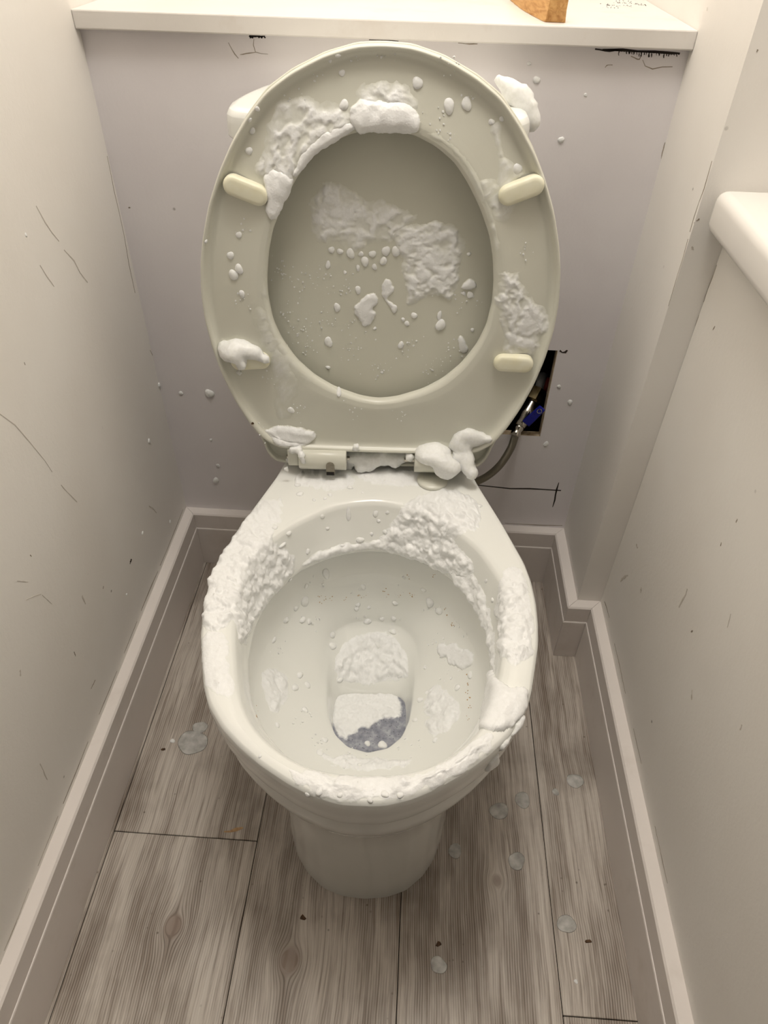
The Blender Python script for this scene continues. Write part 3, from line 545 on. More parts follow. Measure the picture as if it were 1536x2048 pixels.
  ('sealant_gap', 'wall_back', 0.00092, 'ink', [(0.25988, -0.0, 0.8621), (0.26132, 0.0, 0.85831)], [(0.0, -1.0, 0.0), (0.0, -1.0, 0.0)]),
  ('sealant_gap', 'wall_back', 0.00158, 'ink', [(0.26269, -0.0, 0.86205), (0.26332, -0.0, 0.85824)], [(0.0, -1.0, 0.0), (0.0, -1.0, 0.0)]),
  ('sealant_gap', 'wall_back', 0.00101, 'ink', [(0.2655, -0.0, 0.862), (0.26689, 0.0, 0.85822)], [(0.0, -1.0, 0.0), (0.0, -1.0, 0.0)]),
  ('sealant_gap', 'wall_back', 0.00078, 'ink', [(0.2683, -0.0, 0.86196), (0.26991, -0.0, 0.85625)], [(0.0, -1.0, 0.0), (0.0, -1.0, 0.0)]),
  ('sealant_gap', 'wall_back', 0.00125, 'ink', [(0.27111, 0.0, 0.86191), (0.27225, 0.0, 0.85619)], [(0.0, -1.0, 0.0), (0.0, -1.0, 0.0)]),
  ('sealant_gap', 'wall_back', 0.00099, 'ink', [(0.27392, 0.0, 0.86186), (0.27542, 0.0, 0.85808)], [(0.0, -1.0, 0.0), (0.0, -1.0, 0.0)]),
  ('sealant_gap', 'wall_back', 0.00069, 'ink', [(0.27672, 0.0, 0.86182), (0.27751, -0.0, 0.85801)], [(0.0, -1.0, 0.0), (0.0, -1.0, 0.0)]),
  ('sealant_gap', 'wall_back', 0.00164, 'ink', [(0.27953, 0.0, 0.86177), (0.28108, -0.0, 0.85606)], [(0.0, -1.0, 0.0), (0.0, -1.0, 0.0)]),
  ('sealant_gap', 'wall_back', 0.00116, 'ink', [(0.28233, 0.0, 0.86172), (0.28365, 0.0, 0.85601)], [(0.0, -1.0, 0.0), (0.0, -1.0, 0.0)]),
  ('sealant_gap', 'wall_back', 0.00086, 'ink', [(0.28514, -0.0, 0.86168), (0.28544, -0.0, 0.85977)], [(0.0, -1.0, 0.0), (0.0, -1.0, 0.0)]),
  ('sealant_gap', 'wall_back', 0.00077, 'ink', [(0.28794, -0.0, 0.86163), (0.28895, 0.0, 0.85783)], [(0.0, -1.0, 0.0), (0.0, -1.0, 0.0)]),
  ('sealant_gap', 'wall_back', 0.00126, 'ink', [(0.29075, 0.0, 0.86158), (0.29197, 0.0, 0.85779)], [(0.0, -1.0, 0.0), (0.0, -1.0, 0.0)]),
  ('sealant_gap', 'wall_back', 0.00084, 'ink', [(0.29355, 0.0, 0.86153), (0.29428, -0.0, 0.85964)], [(0.0, -1.0, 0.0), (0.0, -1.0, 0.0)]),
  ('sealant_gap', 'wall_back', 0.00114, 'ink', [(0.29635, 0.0, 0.86149), (0.29764, -0.0, 0.85577)], [(0.0, -1.0, 0.0), (0.0, -1.0, 0.0)]),
  ('sealant_gap', 'wall_back', 0.00099, 'ink', [(0.29916, 0.0, 0.86144), (0.30008, -0.0, 0.85764)], [(0.0, -1.0, 0.0), (0.0, -1.0, 0.0)]),
  ('sealant_gap', 'wall_back', 0.00139, 'ink', [(0.30196, -0.0, 0.86139), (0.30272, -0.0, 0.85758)], [(0.0, -1.0, 0.0), (0.0, -1.0, 0.0)]),
  ('sealant_gap', 'wall_back', 0.00079, 'ink', [(0.30476, -0.0, 0.86135), (0.3051, -0.0, 0.85848)], [(0.0, -1.0, 0.0), (0.0, -1.0, 0.0)]),
  ('sealant_gap', 'wall_back', 0.00099, 'ink', [(0.30756, 0.0, 0.8613), (0.30849, 0.0, 0.85846)], [(0.0, -1.0, 0.0), (0.0, -1.0, 0.0)]),
  ('sealant_gap', 'wall_back', 0.00082, 'ink', [(0.31036, 0.0, 0.86125), (0.31197, 0.0, 0.85747)], [(0.0, -1.0, 0.0), (0.0, -1.0, 0.0)]),
  ('sealant_gap', 'wall_back', 0.00119, 'ink', [(0.31316, 0.0, 0.86121), (0.31322, 0.0, 0.85929)], [(0.0, -1.0, 0.0), (0.0, -1.0, 0.0)]),
  ('sealant_gap', 'wall_back', 0.00195, 'ink', [(-0.17381, 0.0, 0.86386), (-0.17371, 0.0, 0.86057)], [(0.0, -1.0, 0.0), (0.0, -1.0, 0.0)]),
  ('sealant_gap', 'wall_back', 0.00195, 'ink', [(-0.17092, 0.0, 0.86394), (-0.17099, -0.0, 0.86064)], [(0.0, -1.0, 0.0), (0.0, -1.0, 0.0)]),
  ('sealant_gap', 'wall_back', 0.00195, 'ink', [(-0.16745, 0.0, 0.86404), (-0.16824, 0.0, 0.86169)], [(0.0, -1.0, 0.0), (0.0, -1.0, 0.0)]),
  ('sealant_gap', 'wall_back', 0.00195, 'ink', [(-0.16397, 0.0, 0.86415), (-0.16374, 0.0, 0.86112)], [(0.0, -1.0, 0.0), (0.0, -1.0, 0.0)]),
  ('sealant_gap', 'wall_back', 0.00195, 'ink', [(-0.1605, 0.0, 0.86425), (-0.16092, 0.0, 0.86096)], [(0.0, -1.0, 0.0), (0.0, -1.0, 0.0)]),
  ('sealant_gap', 'wall_back', 0.00195, 'ink', [(-0.15704, -0.0, 0.86435), (-0.15719, 0.0, 0.86125)], [(0.0, -1.0, 0.0), (0.0, -1.0, 0.0)]),
  ('sealant_gap', 'wall_back', 0.00254, 'ink', [(0.22735, -0.0, 0.86231), (0.24983, -0.0, 0.86203), (0.26672, -0.0, 0.86158), (0.28625, -0.0, 0.86169), (0.30588, -0.0, 0.86133), (0.31431, -0.0, 0.8611)], [(0.0, -1.0, 0.0), (0.0, -1.0, 0.0), (0.0, -1.0, 0.0), (0.0, -1.0, 0.0), (0.0, -1.0, 0.0), (0.0, -1.0, 0.0)]),
  ('skirting_gap', 'wall_left', 0.00131, 'crack', [(-0.372, -0.01728, 0.13538), (-0.372, -0.06985, 0.13463), (-0.372, -0.11937, 0.13393), (-0.372, -0.15898, 0.13551)], [(1.0, 0.0, 0.0), (1.0, 0.0, 0.0), (1.0, 0.0, 0.0), (1.0, 0.0, 0.0)]),
  ('skirting_gap', 'wall_left', 0.00178, 'crack', [(-0.372, -0.1708, 0.13462), (-0.372, -0.20254, 0.13622), (-0.372, -0.22867, 0.13648), (-0.372, -0.25851, 0.13731)], [(1.0, 0.0, 0.0), (1.0, 0.0, 0.0), (1.0, 0.0, 0.0), (1.0, 0.0, 0.0)]),
  ('skirting_gap', 'wall_left', 0.00106, 'crack', [(-0.372, -0.27923, 0.13562), (-0.372, -0.31226, 0.13571), (-0.372, -0.33978, 0.13523)], [(1.0, 0.0, 0.0), (1.0, 0.0, 0.0), (1.0, 0.0, 0.0)]),
  ('skirting_gap', 'wall_left', 0.00114, 'crack', [(-0.372, -0.3706, 0.13469), (-0.372, -0.40382, 0.13472), (-0.372, -0.44285, 0.1352)], [(1.0, 0.0, 0.0), (1.0, 0.0, 0.0), (1.0, 0.0, 0.0)]),
  ('skirting_gap', 'wall_left', 0.00142, 'crack', [(-0.372, -0.4837, 0.135), (-0.372, -0.53266, 0.13407), (-0.372, -0.56821, 0.13392)], [(1.0, 0.0, 0.0), (1.0, 0.0, 0.0), (1.0, 0.0, 0.0)]),
  ('skirting_gap', 'wall_left', 0.00096, 'crack', [(-0.372, -0.58386, 0.13361), (-0.372, -0.61691, 0.13297), (-0.372, -0.64261, 0.13246)], [(1.0, 0.0, 0.0), (1.0, 0.0, 0.0), (1.0, 0.0, 0.0)]),
  ('skirting_gap', 'wall_left', 0.00089, 'crack', [(-0.372, -0.6672, 0.13198), (-0.372, -0.70193, 0.12988), (-0.372, -0.73019, 0.13075)], [(1.0, 0.0, 0.0), (1.0, 0.0, 0.0), (1.0, 0.0, 0.0)]),
  ('skirting_gap', 'wall_right', 0.00143, 'crack', [(0.3618, -0.18774, 0.14339), (0.3618, -0.20132, 0.14701), (0.3618, -0.22548, 0.14903)], [(-1.0, 0.0, 0.0), (-1.0, 0.0, 0.0), (-1.0, 0.0, 0.0)]),
  ('skirting_gap', 'wall_right', 0.00103, 'crack', [(0.3618, -0.27306, 0.14528), (0.3618, -0.31951, 0.14649), (0.3618, -0.36049, 0.14388)], [(-1.0, 0.0, 0.0), (-1.0, 0.0, 0.0), (-1.0, 0.0, 0.0)]),
  ('skirting_gap', 'wall_right', 0.00094, 'crack', [(0.3618, -0.41635, 0.14408), (0.3618, -0.46776, 0.14426)], [(-1.0, 0.0, 0.0), (-1.0, 0.0, 0.0)]),
  ('skirting_gap', 'wall_right', 0.00084, 'crack', [(0.3618, -0.54892, 0.14202), (0.3618, -0.61506, 0.14043)], [(-1.0, 0.0, 0.0), (-1.0, 0.0, 0.0)]),
  ('skirting_gap', 'wall_back', 0.00146, 'crack', [(0.21661, -0.0, 0.13081), (0.24394, 0.0, 0.13041), (0.28021, -0.0, 0.1307), (0.32062, -0.0, 0.13257)], [(0.0, -1.0, 0.0), (0.0, -1.0, 0.0), (0.0, -1.0, 0.0), (0.0, -1.0, 0.0)]),
 ],
 'flakes': [
  ('tiny dark brown flake on the plank left of the toilet', 0.00422, (-0.316, -0.41518, 0.0), (0.0, 0.0, 1.0)),
  ('brown flake lying in front of the right side of the pedestal', 0.00506, (0.10646, -0.65294, 0.0), (0.0, 0.0, 1.0)),
  ('dark flake near the right skirting at the front', 0.00446, (0.29731, -0.63743, 0.0), (0.0, 0.0, 1.0)),
  ('brown flake beside the knot in front of the toilet', 0.00582, (-0.06868, -0.63406, 0.0), (0.0, 0.0, 1.0)),
  ('small brown spot on the lid edge at the left', 0.00286, (-0.16626, -0.22327, 0.48184), (0.27, -0.94, 0.2)),
 ],
 'rust': [
  ((-0.07893, -0.31999, 0.26687), (0.6, -0.76, 0.23)),
  ((-0.07009, -0.31603, 0.25793), (0.58, -0.75, 0.31)),
  ((-0.07509, -0.32104, 0.25592), (0.6, -0.73, 0.33)),
  ((-0.06238, -0.31134, 0.25533), (0.55, -0.8, 0.25)),
  ((-0.04379, -0.30348, 0.24588), (0.41, -0.88, 0.23)),
  ((-0.02459, -0.29697, 0.24655), (0.22, -0.94, 0.24)),
  ((-0.01899, -0.29615, 0.24505), (0.19, -0.95, 0.27)),
  ((0.01169, -0.29222, 0.2571), (-0.12, -0.97, 0.21)),
  ((0.01764, -0.29469, 0.24986), (-0.17, -0.96, 0.24)),
  ((0.04711, -0.30176, 0.25842), (-0.41, -0.89, 0.22)),
  ((0.05252, -0.30325, 0.26269), (-0.42, -0.88, 0.21)),
  ((0.03332, -0.29826, 0.25002), (-0.29, -0.93, 0.23)),
  ((0.09415, -0.33105, 0.26954), (-0.73, -0.65, 0.23)),
  ((0.09843, -0.33827, 0.26607), (-0.74, -0.56, 0.36)),
  ((0.10322, -0.34653, 0.264), (-0.73, -0.49, 0.48)),
  ((0.10661, -0.35347, 0.26239), (-0.74, -0.46, 0.5)),
  ((0.12566, -0.42342, 0.25108), (-0.73, -0.12, 0.67)),
  ((0.12491, -0.43542, 0.24889), (-0.7, -0.05, 0.71)),
  ((0.12525, -0.44622, 0.24863), (-0.7, -0.03, 0.72)),
  ((0.12662, -0.4578, 0.24998), (-0.69, 0.03, 0.72)),
  ((0.12517, -0.46796, 0.24914), (-0.68, 0.05, 0.73)),
  ((0.12288, -0.48524, 0.24893), (-0.67, 0.1, 0.74)),
  ((-0.12898, -0.49884, 0.26504), (0.84, 0.18, 0.51)),
  ((-0.10941, -0.55796, 0.34906), (0.83, 0.48, 0.29)),
  ((0.04399, -0.29626, 0.29305), (-0.34, -0.89, 0.32)),
  ((0.07571, -0.30574, 0.3099), (-0.5, -0.84, 0.21)),
 ],
 'ledge_debris': [
  ((0.2595, 0.1813, 0.8843), (0.0, 0.0, 1.0)),
  ((0.26776, 0.17359, 0.8843), (0.0, 0.0, 1.0)),
  ((0.28383, 0.20765, 0.8843), (0.0, 0.0, 1.0)),
  ((0.28458, 0.17784, 0.8843), (0.0, 0.0, 1.0)),
  ((0.29898, 0.20137, 0.8843), (0.0, 0.0, 1.0)),
  ((0.28448, 0.22865, 0.8843), (0.0, 0.0, 1.0)),
  ((0.30709, 0.19341, 0.8843), (0.0, 0.0, 1.0)),
  ((0.2608, 0.15269, 0.8843), (0.0, 0.0, 1.0)),
 ],
 'spatter_lid': [
  ((-0.10171, -0.17977, 0.6547), (0.05, -1.0, 0.07)),
  ((-0.11526, -0.18306, 0.61867), (0.05, -1.0, 0.07)),
  ((-0.07422, -0.18184, 0.60738), (0.04, -1.0, 0.07)),
  ((-0.09361, -0.18563, 0.56853), (0.05, -1.0, 0.08)),
  ((-0.04458, -0.18327, 0.56988), (0.04, -1.0, 0.07)),
  ((-0.00725, -0.18373, 0.54433), (0.04, -1.0, 0.08)),
  ((0.05499, -0.18109, 0.54628), (0.03, -1.0, 0.08)),
  ((0.07763, -0.17837, 0.57379), (0.03, -1.0, 0.08)),
  ((-0.07869, -0.17865, 0.65529), (0.04, -1.0, 0.07)),
  ((-0.03246, -0.18046, 0.60235), (0.04, -1.0, 0.07)),
  ((0.05908, -0.17283, 0.65925), (0.04, -1.0, 0.07)),
  ((0.08991, -0.17341, 0.63675), (0.03, -1.0, 0.07)),
  ((-0.10464, -0.1843, 0.59404), (0.05, -1.0, 0.07)),
  ((-0.05003, -0.17821, 0.64441), (0.04, -1.0, 0.07)),
  ((0.02884, -0.18016, 0.57213), (0.04, -1.0, 0.07)),
  ((-0.12395, -0.18024, 0.6657), (0.06, -1.0, 0.07)),
 ],
 'spatter_bowl': [
  ((-0.07601, -0.31309, 0.29294), (0.52, -0.8, 0.31)),
  ((-0.02338, -0.29436, 0.2564), (0.23, -0.95, 0.21)),
  ((0.03274, -0.29541, 0.26253), (-0.28, -0.94, 0.18)),
  ((0.07544, -0.32163, 0.25458), (-0.63, -0.68, 0.38)),
  ((-0.10001, -0.34797, 0.25922), (0.73, -0.45, 0.51)),
  ((-0.11848, -0.40213, 0.25207), (0.72, -0.23, 0.65)),
  ((-0.07494, -0.34067, 0.23135), (0.77, -0.38, 0.52)),
  ((-0.0222, -0.30928, 0.20886), (0.18, -0.92, 0.35)),
  ((0.03508, -0.31057, 0.21583), (-0.39, -0.86, 0.34)),
  ((0.08396, -0.35641, 0.23396), (-0.67, -0.3, 0.68)),
  ((0.10377, -0.41153, 0.23395), (-0.58, -0.13, 0.8)),
  ((-0.11064, -0.45385, 0.23934), (0.62, 0.03, 0.78)),
  ((-0.08282, -0.47724, 0.22293), (0.51, 0.15, 0.85)),
  ((0.09162, -0.45763, 0.22345), (-0.54, 0.05, 0.84)),
  ((-0.0547, -0.50404, 0.21343), (0.39, 0.31, 0.87)),
  ((0.05581, -0.50129, 0.2108), (-0.39, 0.3, 0.87)),
  ((-0.03439, -0.33402, 0.19341), (0.23, -0.43, 0.87)),
  ((0.00957, -0.34897, 0.18284), (-0.02, -0.44, 0.9)),
  ((0.1147, -0.36273, 0.26634), (-0.77, -0.47, 0.43)),
  ((-0.01567, -0.52622, 0.21079), (0.13, 0.43, 0.89)),
 ],
 'spatter_ring': [
  ((-0.0894, -0.18875, 0.83959), (-0.03, -0.98, 0.19)),
  ((-0.04106, -0.18347, 0.87315), (0.1, -0.98, -0.19)),
  ((0.05259, -0.18718, 0.87265), (-0.1, -0.95, -0.28)),
  ((0.08395, -0.18038, 0.84363), (0.06, -0.99, 0.09)),
  ((0.04155, -0.18748, 0.83086), (0.11, -0.97, 0.22)),
  ((0.0571, -0.18843, 0.81848), (0.13, -0.97, 0.21)),
  ((-0.15881, -0.20152, 0.72239), (-0.1, -0.99, 0.11)),
  ((-0.161, -0.20895, 0.64109), (-0.12, -0.99, 0.07)),
  ((-0.10555, -0.21548, 0.50005), (-0.0, -1.0, -0.01)),
  ((-0.1403, -0.21412, 0.54078), (-0.06, -1.0, 0.02)),
  ((-0.04225, -0.2153, 0.50379), (-0.0, -0.99, -0.11)),
  ((0.02065, -0.2124, 0.49819), (0.07, -1.0, -0.07)),
  ((0.14763, -0.19046, 0.70482), (0.18, -0.98, 0.11)),
  ((-0.15774, -0.22294, 0.4713), (0.71, -0.49, 0.5)),
  ((-0.01303, -0.18243, 0.87782), (0.04, -0.98, -0.19)),
  ((-0.06958, -0.18537, 0.86045), (0.03, -1.0, 0.1)),
  ((-0.10895, -0.18845, 0.83888), (0.02, -1.0, 0.09)),
 ],
 'patches': [
  ('thick white foam mound at the top centre of the seat ring', 'ring', {'k': 'whip', 'H': 8, 'w': 0.011, 'rag': 0.008}, [(-0.03048, 0.41609, 0.004), (-0.01797, 0.42437, 0.004), (0.00122, 0.42317, 0.004), (0.02275, 0.42454, 0.004), (0.03231, 0.41553, 0.004), (0.0374, 0.40193, 0.004), (0.03533, 0.39489, 0.004), (0.02162, 0.39322, 0.004), (0.00187, 0.39492, 0.004), (-0.01534, 0.39317, 0.004), (-0.02667, 0.39508, 0.004), (-0.0315, 0.40754, 0.004)]),
  ('feathered foam streaks rising above the top centre mound', 'ring', {'k': 'ridge', 'H': 5, 'w': 0.014, 'rag': 0.014}, [(-0.03238, 0.42025, 0.004), (-0.02658, 0.43406, 0.004), (-0.01094, 0.4373, 0.004), (0.01031, 0.43904, 0.004), (0.0256, 0.43534, 0.004), (0.0339, 0.42189, 0.004), (0.03069, 0.4091, 0.004), (-0.02518, 0.40555, 0.004)]),
  ('streaky foam smear along the upper left of the seat ring', 'ring', {'k': 'ridge', 'H': 3.6, 'w': 0.012, 'rag': 0.012}, [(-0.1073, 0.41545, 0.004), (-0.08981, 0.4251, 0.004), (-0.06827, 0.4248, 0.004), (-0.05648, 0.4184, 0.004), (-0.03238, 0.42025, 0.004), (-0.02666, 0.39596, 0.004), (-0.04859, 0.38209, 0.004), (-0.0696, 0.36699, 0.004), (-0.08414, 0.34883, 0.004), (-0.08885, 0.33768, 0.004), (-0.10837, 0.33229, 0.004), (-0.12289, 0.34495, 0.004), (-0.13219, 0.3556, 0.004), (-0.12777, 0.36502, 0.004), (-0.11891, 0.37441, 0.004), (-0.11633, 0.39369, 0.004)]),
  ('foam roll hanging over the left edge of the seat opening', 'ring', {'k': 'whip', 'H': 6, 'w': 0.008, 'rag': 0.007}, [(-0.11942, 0.35593, 0.004), (-0.09887, 0.35881, 0.004), (-0.08527, 0.3469, 0.004), (-0.09305, 0.3278, 0.004), (-0.1038, 0.31507, 0.004), (-0.11527, 0.30971, 0.004), (-0.12261, 0.31707, 0.004), (-0.11838, 0.33056, 0.004), (-0.12333, 0.34589, 0.004)]),
  ('thin foam rope along the inner edge at the upper left', 'ring', {'k': 'whip', 'H': 4, 'w': 0.006, 'rag': 0.006}, [(-0.0841, 0.34978, 0.004), (-0.07057, 0.36789, 0.004), (-0.05007, 0.38295, 0.004), (-0.02666, 0.39596, 0.004), (-0.02664, 0.40465, 0.004), (-0.05224, 0.39531, 0.004), (-0.07506, 0.38006, 0.004), (-0.09138, 0.35667, 0.004)]),
  ('narrow foam trickle on the upper right of the seat ring', 'ring', {'k': 'film', 'H': 1.6, 'w': 0.006, 'rag': 0.008, 'c': 1.0}, [(0.10436, 0.41051, 0.004), (0.11542, 0.40736, 0.004), (0.12037, 0.38373, 0.004), (0.13012, 0.37034, 0.004), (0.14307, 0.3642, 0.004), (0.14576, 0.3596, 0.004), (0.12158, 0.34183, 0.004), (0.11451, 0.34932, 0.004), (0.11805, 0.36215, 0.004), (0.11256, 0.38263, 0.004), (0.10243, 0.40183, 0.004)]),
  ('foam film around the upper right bumper', 'ring', {'k': 'film', 'H': 1.6, 'w': 0.008, 'rag': 0.01, 'c': 0.8}, [(0.09669, 0.35832, 0.004), (0.12022, 0.3528, 0.004), (0.14931, 0.36297, 0.004), (0.16442, 0.36337, 0.004), (0.16825, 0.35549, 0.004), (0.13911, 0.32665, 0.004), (0.13168, 0.31138, 0.004), (0.11821, 0.31809, 0.004), (0.10258, 0.33647, 0.004)]),
  ('fan of foam above the lower right bumper', 'ring', {'k': 'ridge', 'H': 3.4, 'w': 0.01, 'rag': 0.014}, [(0.13047, 0.26104, 0.004), (0.14475, 0.26529, 0.004), (0.15646, 0.26012, 0.004), (0.15696, 0.24503, 0.004), (0.17058, 0.23975, 0.004), (0.17896, 0.22556, 0.004), (0.19216, 0.21417, 0.004), (0.19349, 0.19918, 0.004), (0.18819, 0.17424, 0.004), (0.18221, 0.16324, 0.004), (0.14396, 0.16077, 0.004), (0.14091, 0.17594, 0.004), (0.14441, 0.19465, 0.004), (0.13343, 0.21834, 0.004), (0.12685, 0.23561, 0.004)]),
  ('thin foam streak below the lower left bumper', 'ring', {'k': 'film', 'H': 1.3, 'w': 0.012, 'rag': 0.014, 'c': 0.65}, [(-0.14598, 0.20709, 0.004), (-0.13289, 0.21929, 0.004), (-0.12363, 0.19875, 0.004), (-0.11589, 0.16806, 0.004), (-0.09208, 0.13508, 0.004), (-0.10215, 0.09512, 0.004), (-0.11822, 0.05854, 0.004), (-0.13368, 0.06539, 0.004), (-0.12809, 0.11508, 0.004), (-0.13318, 0.15152, 0.004), (-0.13756, 0.17056, 0.004), (-0.14795, 0.18581, 0.004)]),
  ('foam roll at the lower left end of the seat ring', 'ring', {'k': 'whip', 'H': 8, 'w': 0.008, 'rag': 0.006}, [(-0.14435, 0.05173, 0.004), (-0.12473, 0.05684, 0.004), (-0.09931, 0.05323, 0.004), (-0.08156, 0.04784, 0.004), (-0.07672, 0.03894, 0.004), (-0.09282, 0.0269, 0.004), (-0.11049, 0.0263, 0.004), (-0.12921, 0.02952, 0.004), (-0.14144, 0.03979, 0.004)]),
  ('faint foam film along the left of the opening', 'ring', {'k': 'film', 'H': 1.0, 'w': 0.01, 'rag': 0.012, 'c': 0.5}, [(-0.11912, 0.29419, 0.004), (-0.11069, 0.2996, 0.004), (-0.11843, 0.24553, 0.004), (-0.11494, 0.19901, 0.004), (-0.10009, 0.15449, 0.004), (-0.07138, 0.12029, 0.004), (-0.08393, 0.11307, 0.004), (-0.1184, 0.14873, 0.004), (-0.13232, 0.19849, 0.004), (-0.12868, 0.25639, 0.004)]),
  ('wet foam film along the upper right inner edge', 'ring', {'k': 'film', 'H': 1.2, 'w': 0.006, 'rag': 0.006, 'c': 0.6}, [(0.04122, 0.39504, 0.004), (0.06166, 0.38491, 0.004), (0.08056, 0.36813, 0.004), (0.09985, 0.3427, 0.004), (0.1132, 0.31594, 0.004), (0.12446, 0.27451, 0.004), (0.12922, 0.28002, 0.004), (0.1195, 0.31611, 0.004), (0.10601, 0.34287, 0.004), (0.08523, 0.37193, 0.004), (0.06373, 0.39031, 0.004), (0.04597, 0.39779, 0.004)]),
  ('bubbly foam smear across the upper left of the lid', 'lid', {'k': 'ridge', 'H': 4.2, 'w': 0.01, 'rag': 0.014}, [(-0.07624, 0.3271, -0.0205), (-0.06617, 0.33982, -0.0205), (-0.05282, 0.34411, -0.0205), (-0.0397, 0.33805, -0.0205), (-0.02376, 0.3285, -0.0205), (-0.00234, 0.32656, -0.0205), (0.01925, 0.32207, -0.0205), (0.0387, 0.30975, -0.0205), (0.02293, 0.2962, -0.0205), (0.01508, 0.28421, -0.0205), (0.0041, 0.27956, -0.0205), (-0.0098, 0.27917, -0.0205), (-0.0237, 0.27332, -0.0205), (-0.04045, 0.27449, -0.0205), (-0.0543, 0.27957, -0.0205), (-0.06831, 0.27645, -0.0205), (-0.0751, 0.28816, -0.0205), (-0.07829, 0.30396, -0.0205)]),
  ('wrinkled foam smear on the right half of the lid', 'lid', {'k': 'ridge', 'H': 5.0, 'w': 0.008, 'rag': 0.014}, [(0.01345, 0.30122, -0.0205), (0.03627, 0.30395, -0.0205), (0.06338, 0.30626, -0.0205), (0.07911, 0.30039, -0.0205), (0.09025, 0.2863, -0.0205), (0.0899, 0.26545, -0.0205), (0.0885, 0.24272, -0.0205), (0.08503, 0.21551, -0.0205), (0.07543, 0.21883, -0.0205), (0.06919, 0.2246, -0.0205), (0.04899, 0.22283, -0.0205), (0.04093, 0.20938, -0.0205), (0.02902, 0.21386, -0.0205), (0.02723, 0.22929, -0.0205), (0.02194, 0.2477, -0.0205), (0.02986, 0.26263, -0.0205), (0.01822, 0.27339, -0.0205), (0.01054, 0.28785, -0.0205)]),
  ('curled foam fleck low in the middle of the lid', 'lid', {'k': 'whip', 'H': 3.4, 'w': 0.005, 'rag': 0.006}, [(-0.01899, 0.22203, -0.0205), (-0.00332, 0.22367, -0.0205), (-0.00134, 0.21055, -0.0205), (-0.01068, 0.20664, -0.0205), (-0.00351, 0.19951, -0.0205), (-0.01401, 0.18176, -0.0205), (-0.0224, 0.18402, -0.0205), (-0.03128, 0.20359, -0.0205), (-0.02714, 0.20979, -0.0205)]),
  ('small foam fleck left of the wrinkled smear', 'lid', {'k': 'whip', 'H': 2.6, 'w': 0.004, 'rag': 0.006}, [(0.00269, 0.2414, -0.0205), (0.01082, 0.23758, -0.0205), (0.01857, 0.22904, -0.0205), (0.01129, 0.22053, -0.0205), (0.00672, 0.21681, -0.0205), (0.01741, 0.21111, -0.0205), (0.02003, 0.20267, -0.0205), (0.0141, 0.20371, -0.0205), (0.00195, 0.22145, -0.0205)]),
  ('small foam wedge at the right side of the lid', 'lid', {'k': 'whip', 'H': 3.2, 'w': 0.005, 'rag': 0.003}, [(0.09255, 0.23587, -0.0205), (0.1018, 0.24713, -0.0205), (0.11078, 0.23757, -0.0205), (0.10908, 0.23167, -0.0205), (0.09412, 0.23123, -0.0205)]),
  ('long foam drip low on the right of the lid', 'lid', {'k': 'whip', 'H': 2.6, 'w': 0.005, 'rag': 0.002}, [(0.095, 0.1749, -0.0205), (0.0992, 0.17503, -0.0205), (0.10496, 0.16491, -0.0205), (0.10959, 0.1546, -0.0205), (0.10259, 0.15109, -0.0205), (0.09718, 0.15685, -0.0205)]),
  ('lumpy foam coating the left side of the bowl rim', 'rim', {'k': 'lumpy', 'H': 9, 'w': 0.01, 'rag': 0.012}, [(-0.1327, -0.25881, 0.40223), (-0.11333, -0.27306, 0.40239), (-0.11945, -0.32448, 0.40183), (-0.12752, -0.34797, 0.39861), (-0.09828, -0.33114, 0.36291), (-0.11173, -0.33681, 0.31524), (-0.13379, -0.4119, 0.34086), (-0.13885, -0.46578, 0.35095), (-0.14011, -0.49474, 0.38886), (-0.14779, -0.46402, 0.39692), (-0.15134, -0.48614, 0.40123), (-0.17399, -0.48719, 0.40151), (-0.18531, -0.46815, 0.396), (-0.18894, -0.42478, 0.396), (-0.1867, -0.39359, 0.396), (-0.17884, -0.35775, 0.396), (-0.16643, -0.31753, 0.396), (-0.15232, -0.28462, 0.40078)]),
  ('wet foam film on the left front of the rim', 'rim', {'k': 'lumpy', 'H': 3.0, 'w': 0.012, 'rag': 0.012}, [(-0.18103, -0.48308, 0.396), (-0.15134, -0.48614, 0.40123), (-0.13884, -0.53488, 0.40047), (-0.12966, -0.56386, 0.40027), (-0.14274, -0.57124, 0.40222), (-0.16196, -0.55206, 0.39829)]),
  ('thick foam spilling over the back right of the rim', 'rim', {'k': 'lumpy', 'H': 10, 'w': 0.012, 'rag': 0.012}, [(0.03951, -0.2657, 0.40184), (0.06451, -0.24994, 0.40215), (0.10096, -0.24351, 0.4024), (0.12635, -0.25745, 0.40231), (0.13586, -0.27666, 0.40228), (0.13562, -0.30238, 0.40239), (0.12769, -0.32343, 0.40216), (0.1037, -0.32279, 0.39459), (0.10031, -0.32469, 0.38235), (0.12433, -0.35697, 0.3809), (0.12244, -0.36439, 0.36466), (0.09828, -0.34187, 0.33642), (0.06861, -0.30196, 0.31347), (0.03476, -0.28663, 0.31943), (-0.00235, -0.29613, 0.3389), (0.01024, -0.28618, 0.36196), (0.03229, -0.27905, 0.38739)]),
  ('foam frill along the back inner lip', 'rim', {'k': 'lumpy', 'H': 6, 'w': 0.006, 'rag': 0.01}, [(-0.09375, -0.33335, 0.34992), (-0.06373, -0.30895, 0.35383), (-0.01899, -0.29407, 0.35012), (0.02037, -0.29198, 0.35426), (0.02751, -0.30015, 0.33856), (-0.01883, -0.29808, 0.33832), (-0.05746, -0.31181, 0.33942), (-0.09118, -0.3343, 0.33715)]),
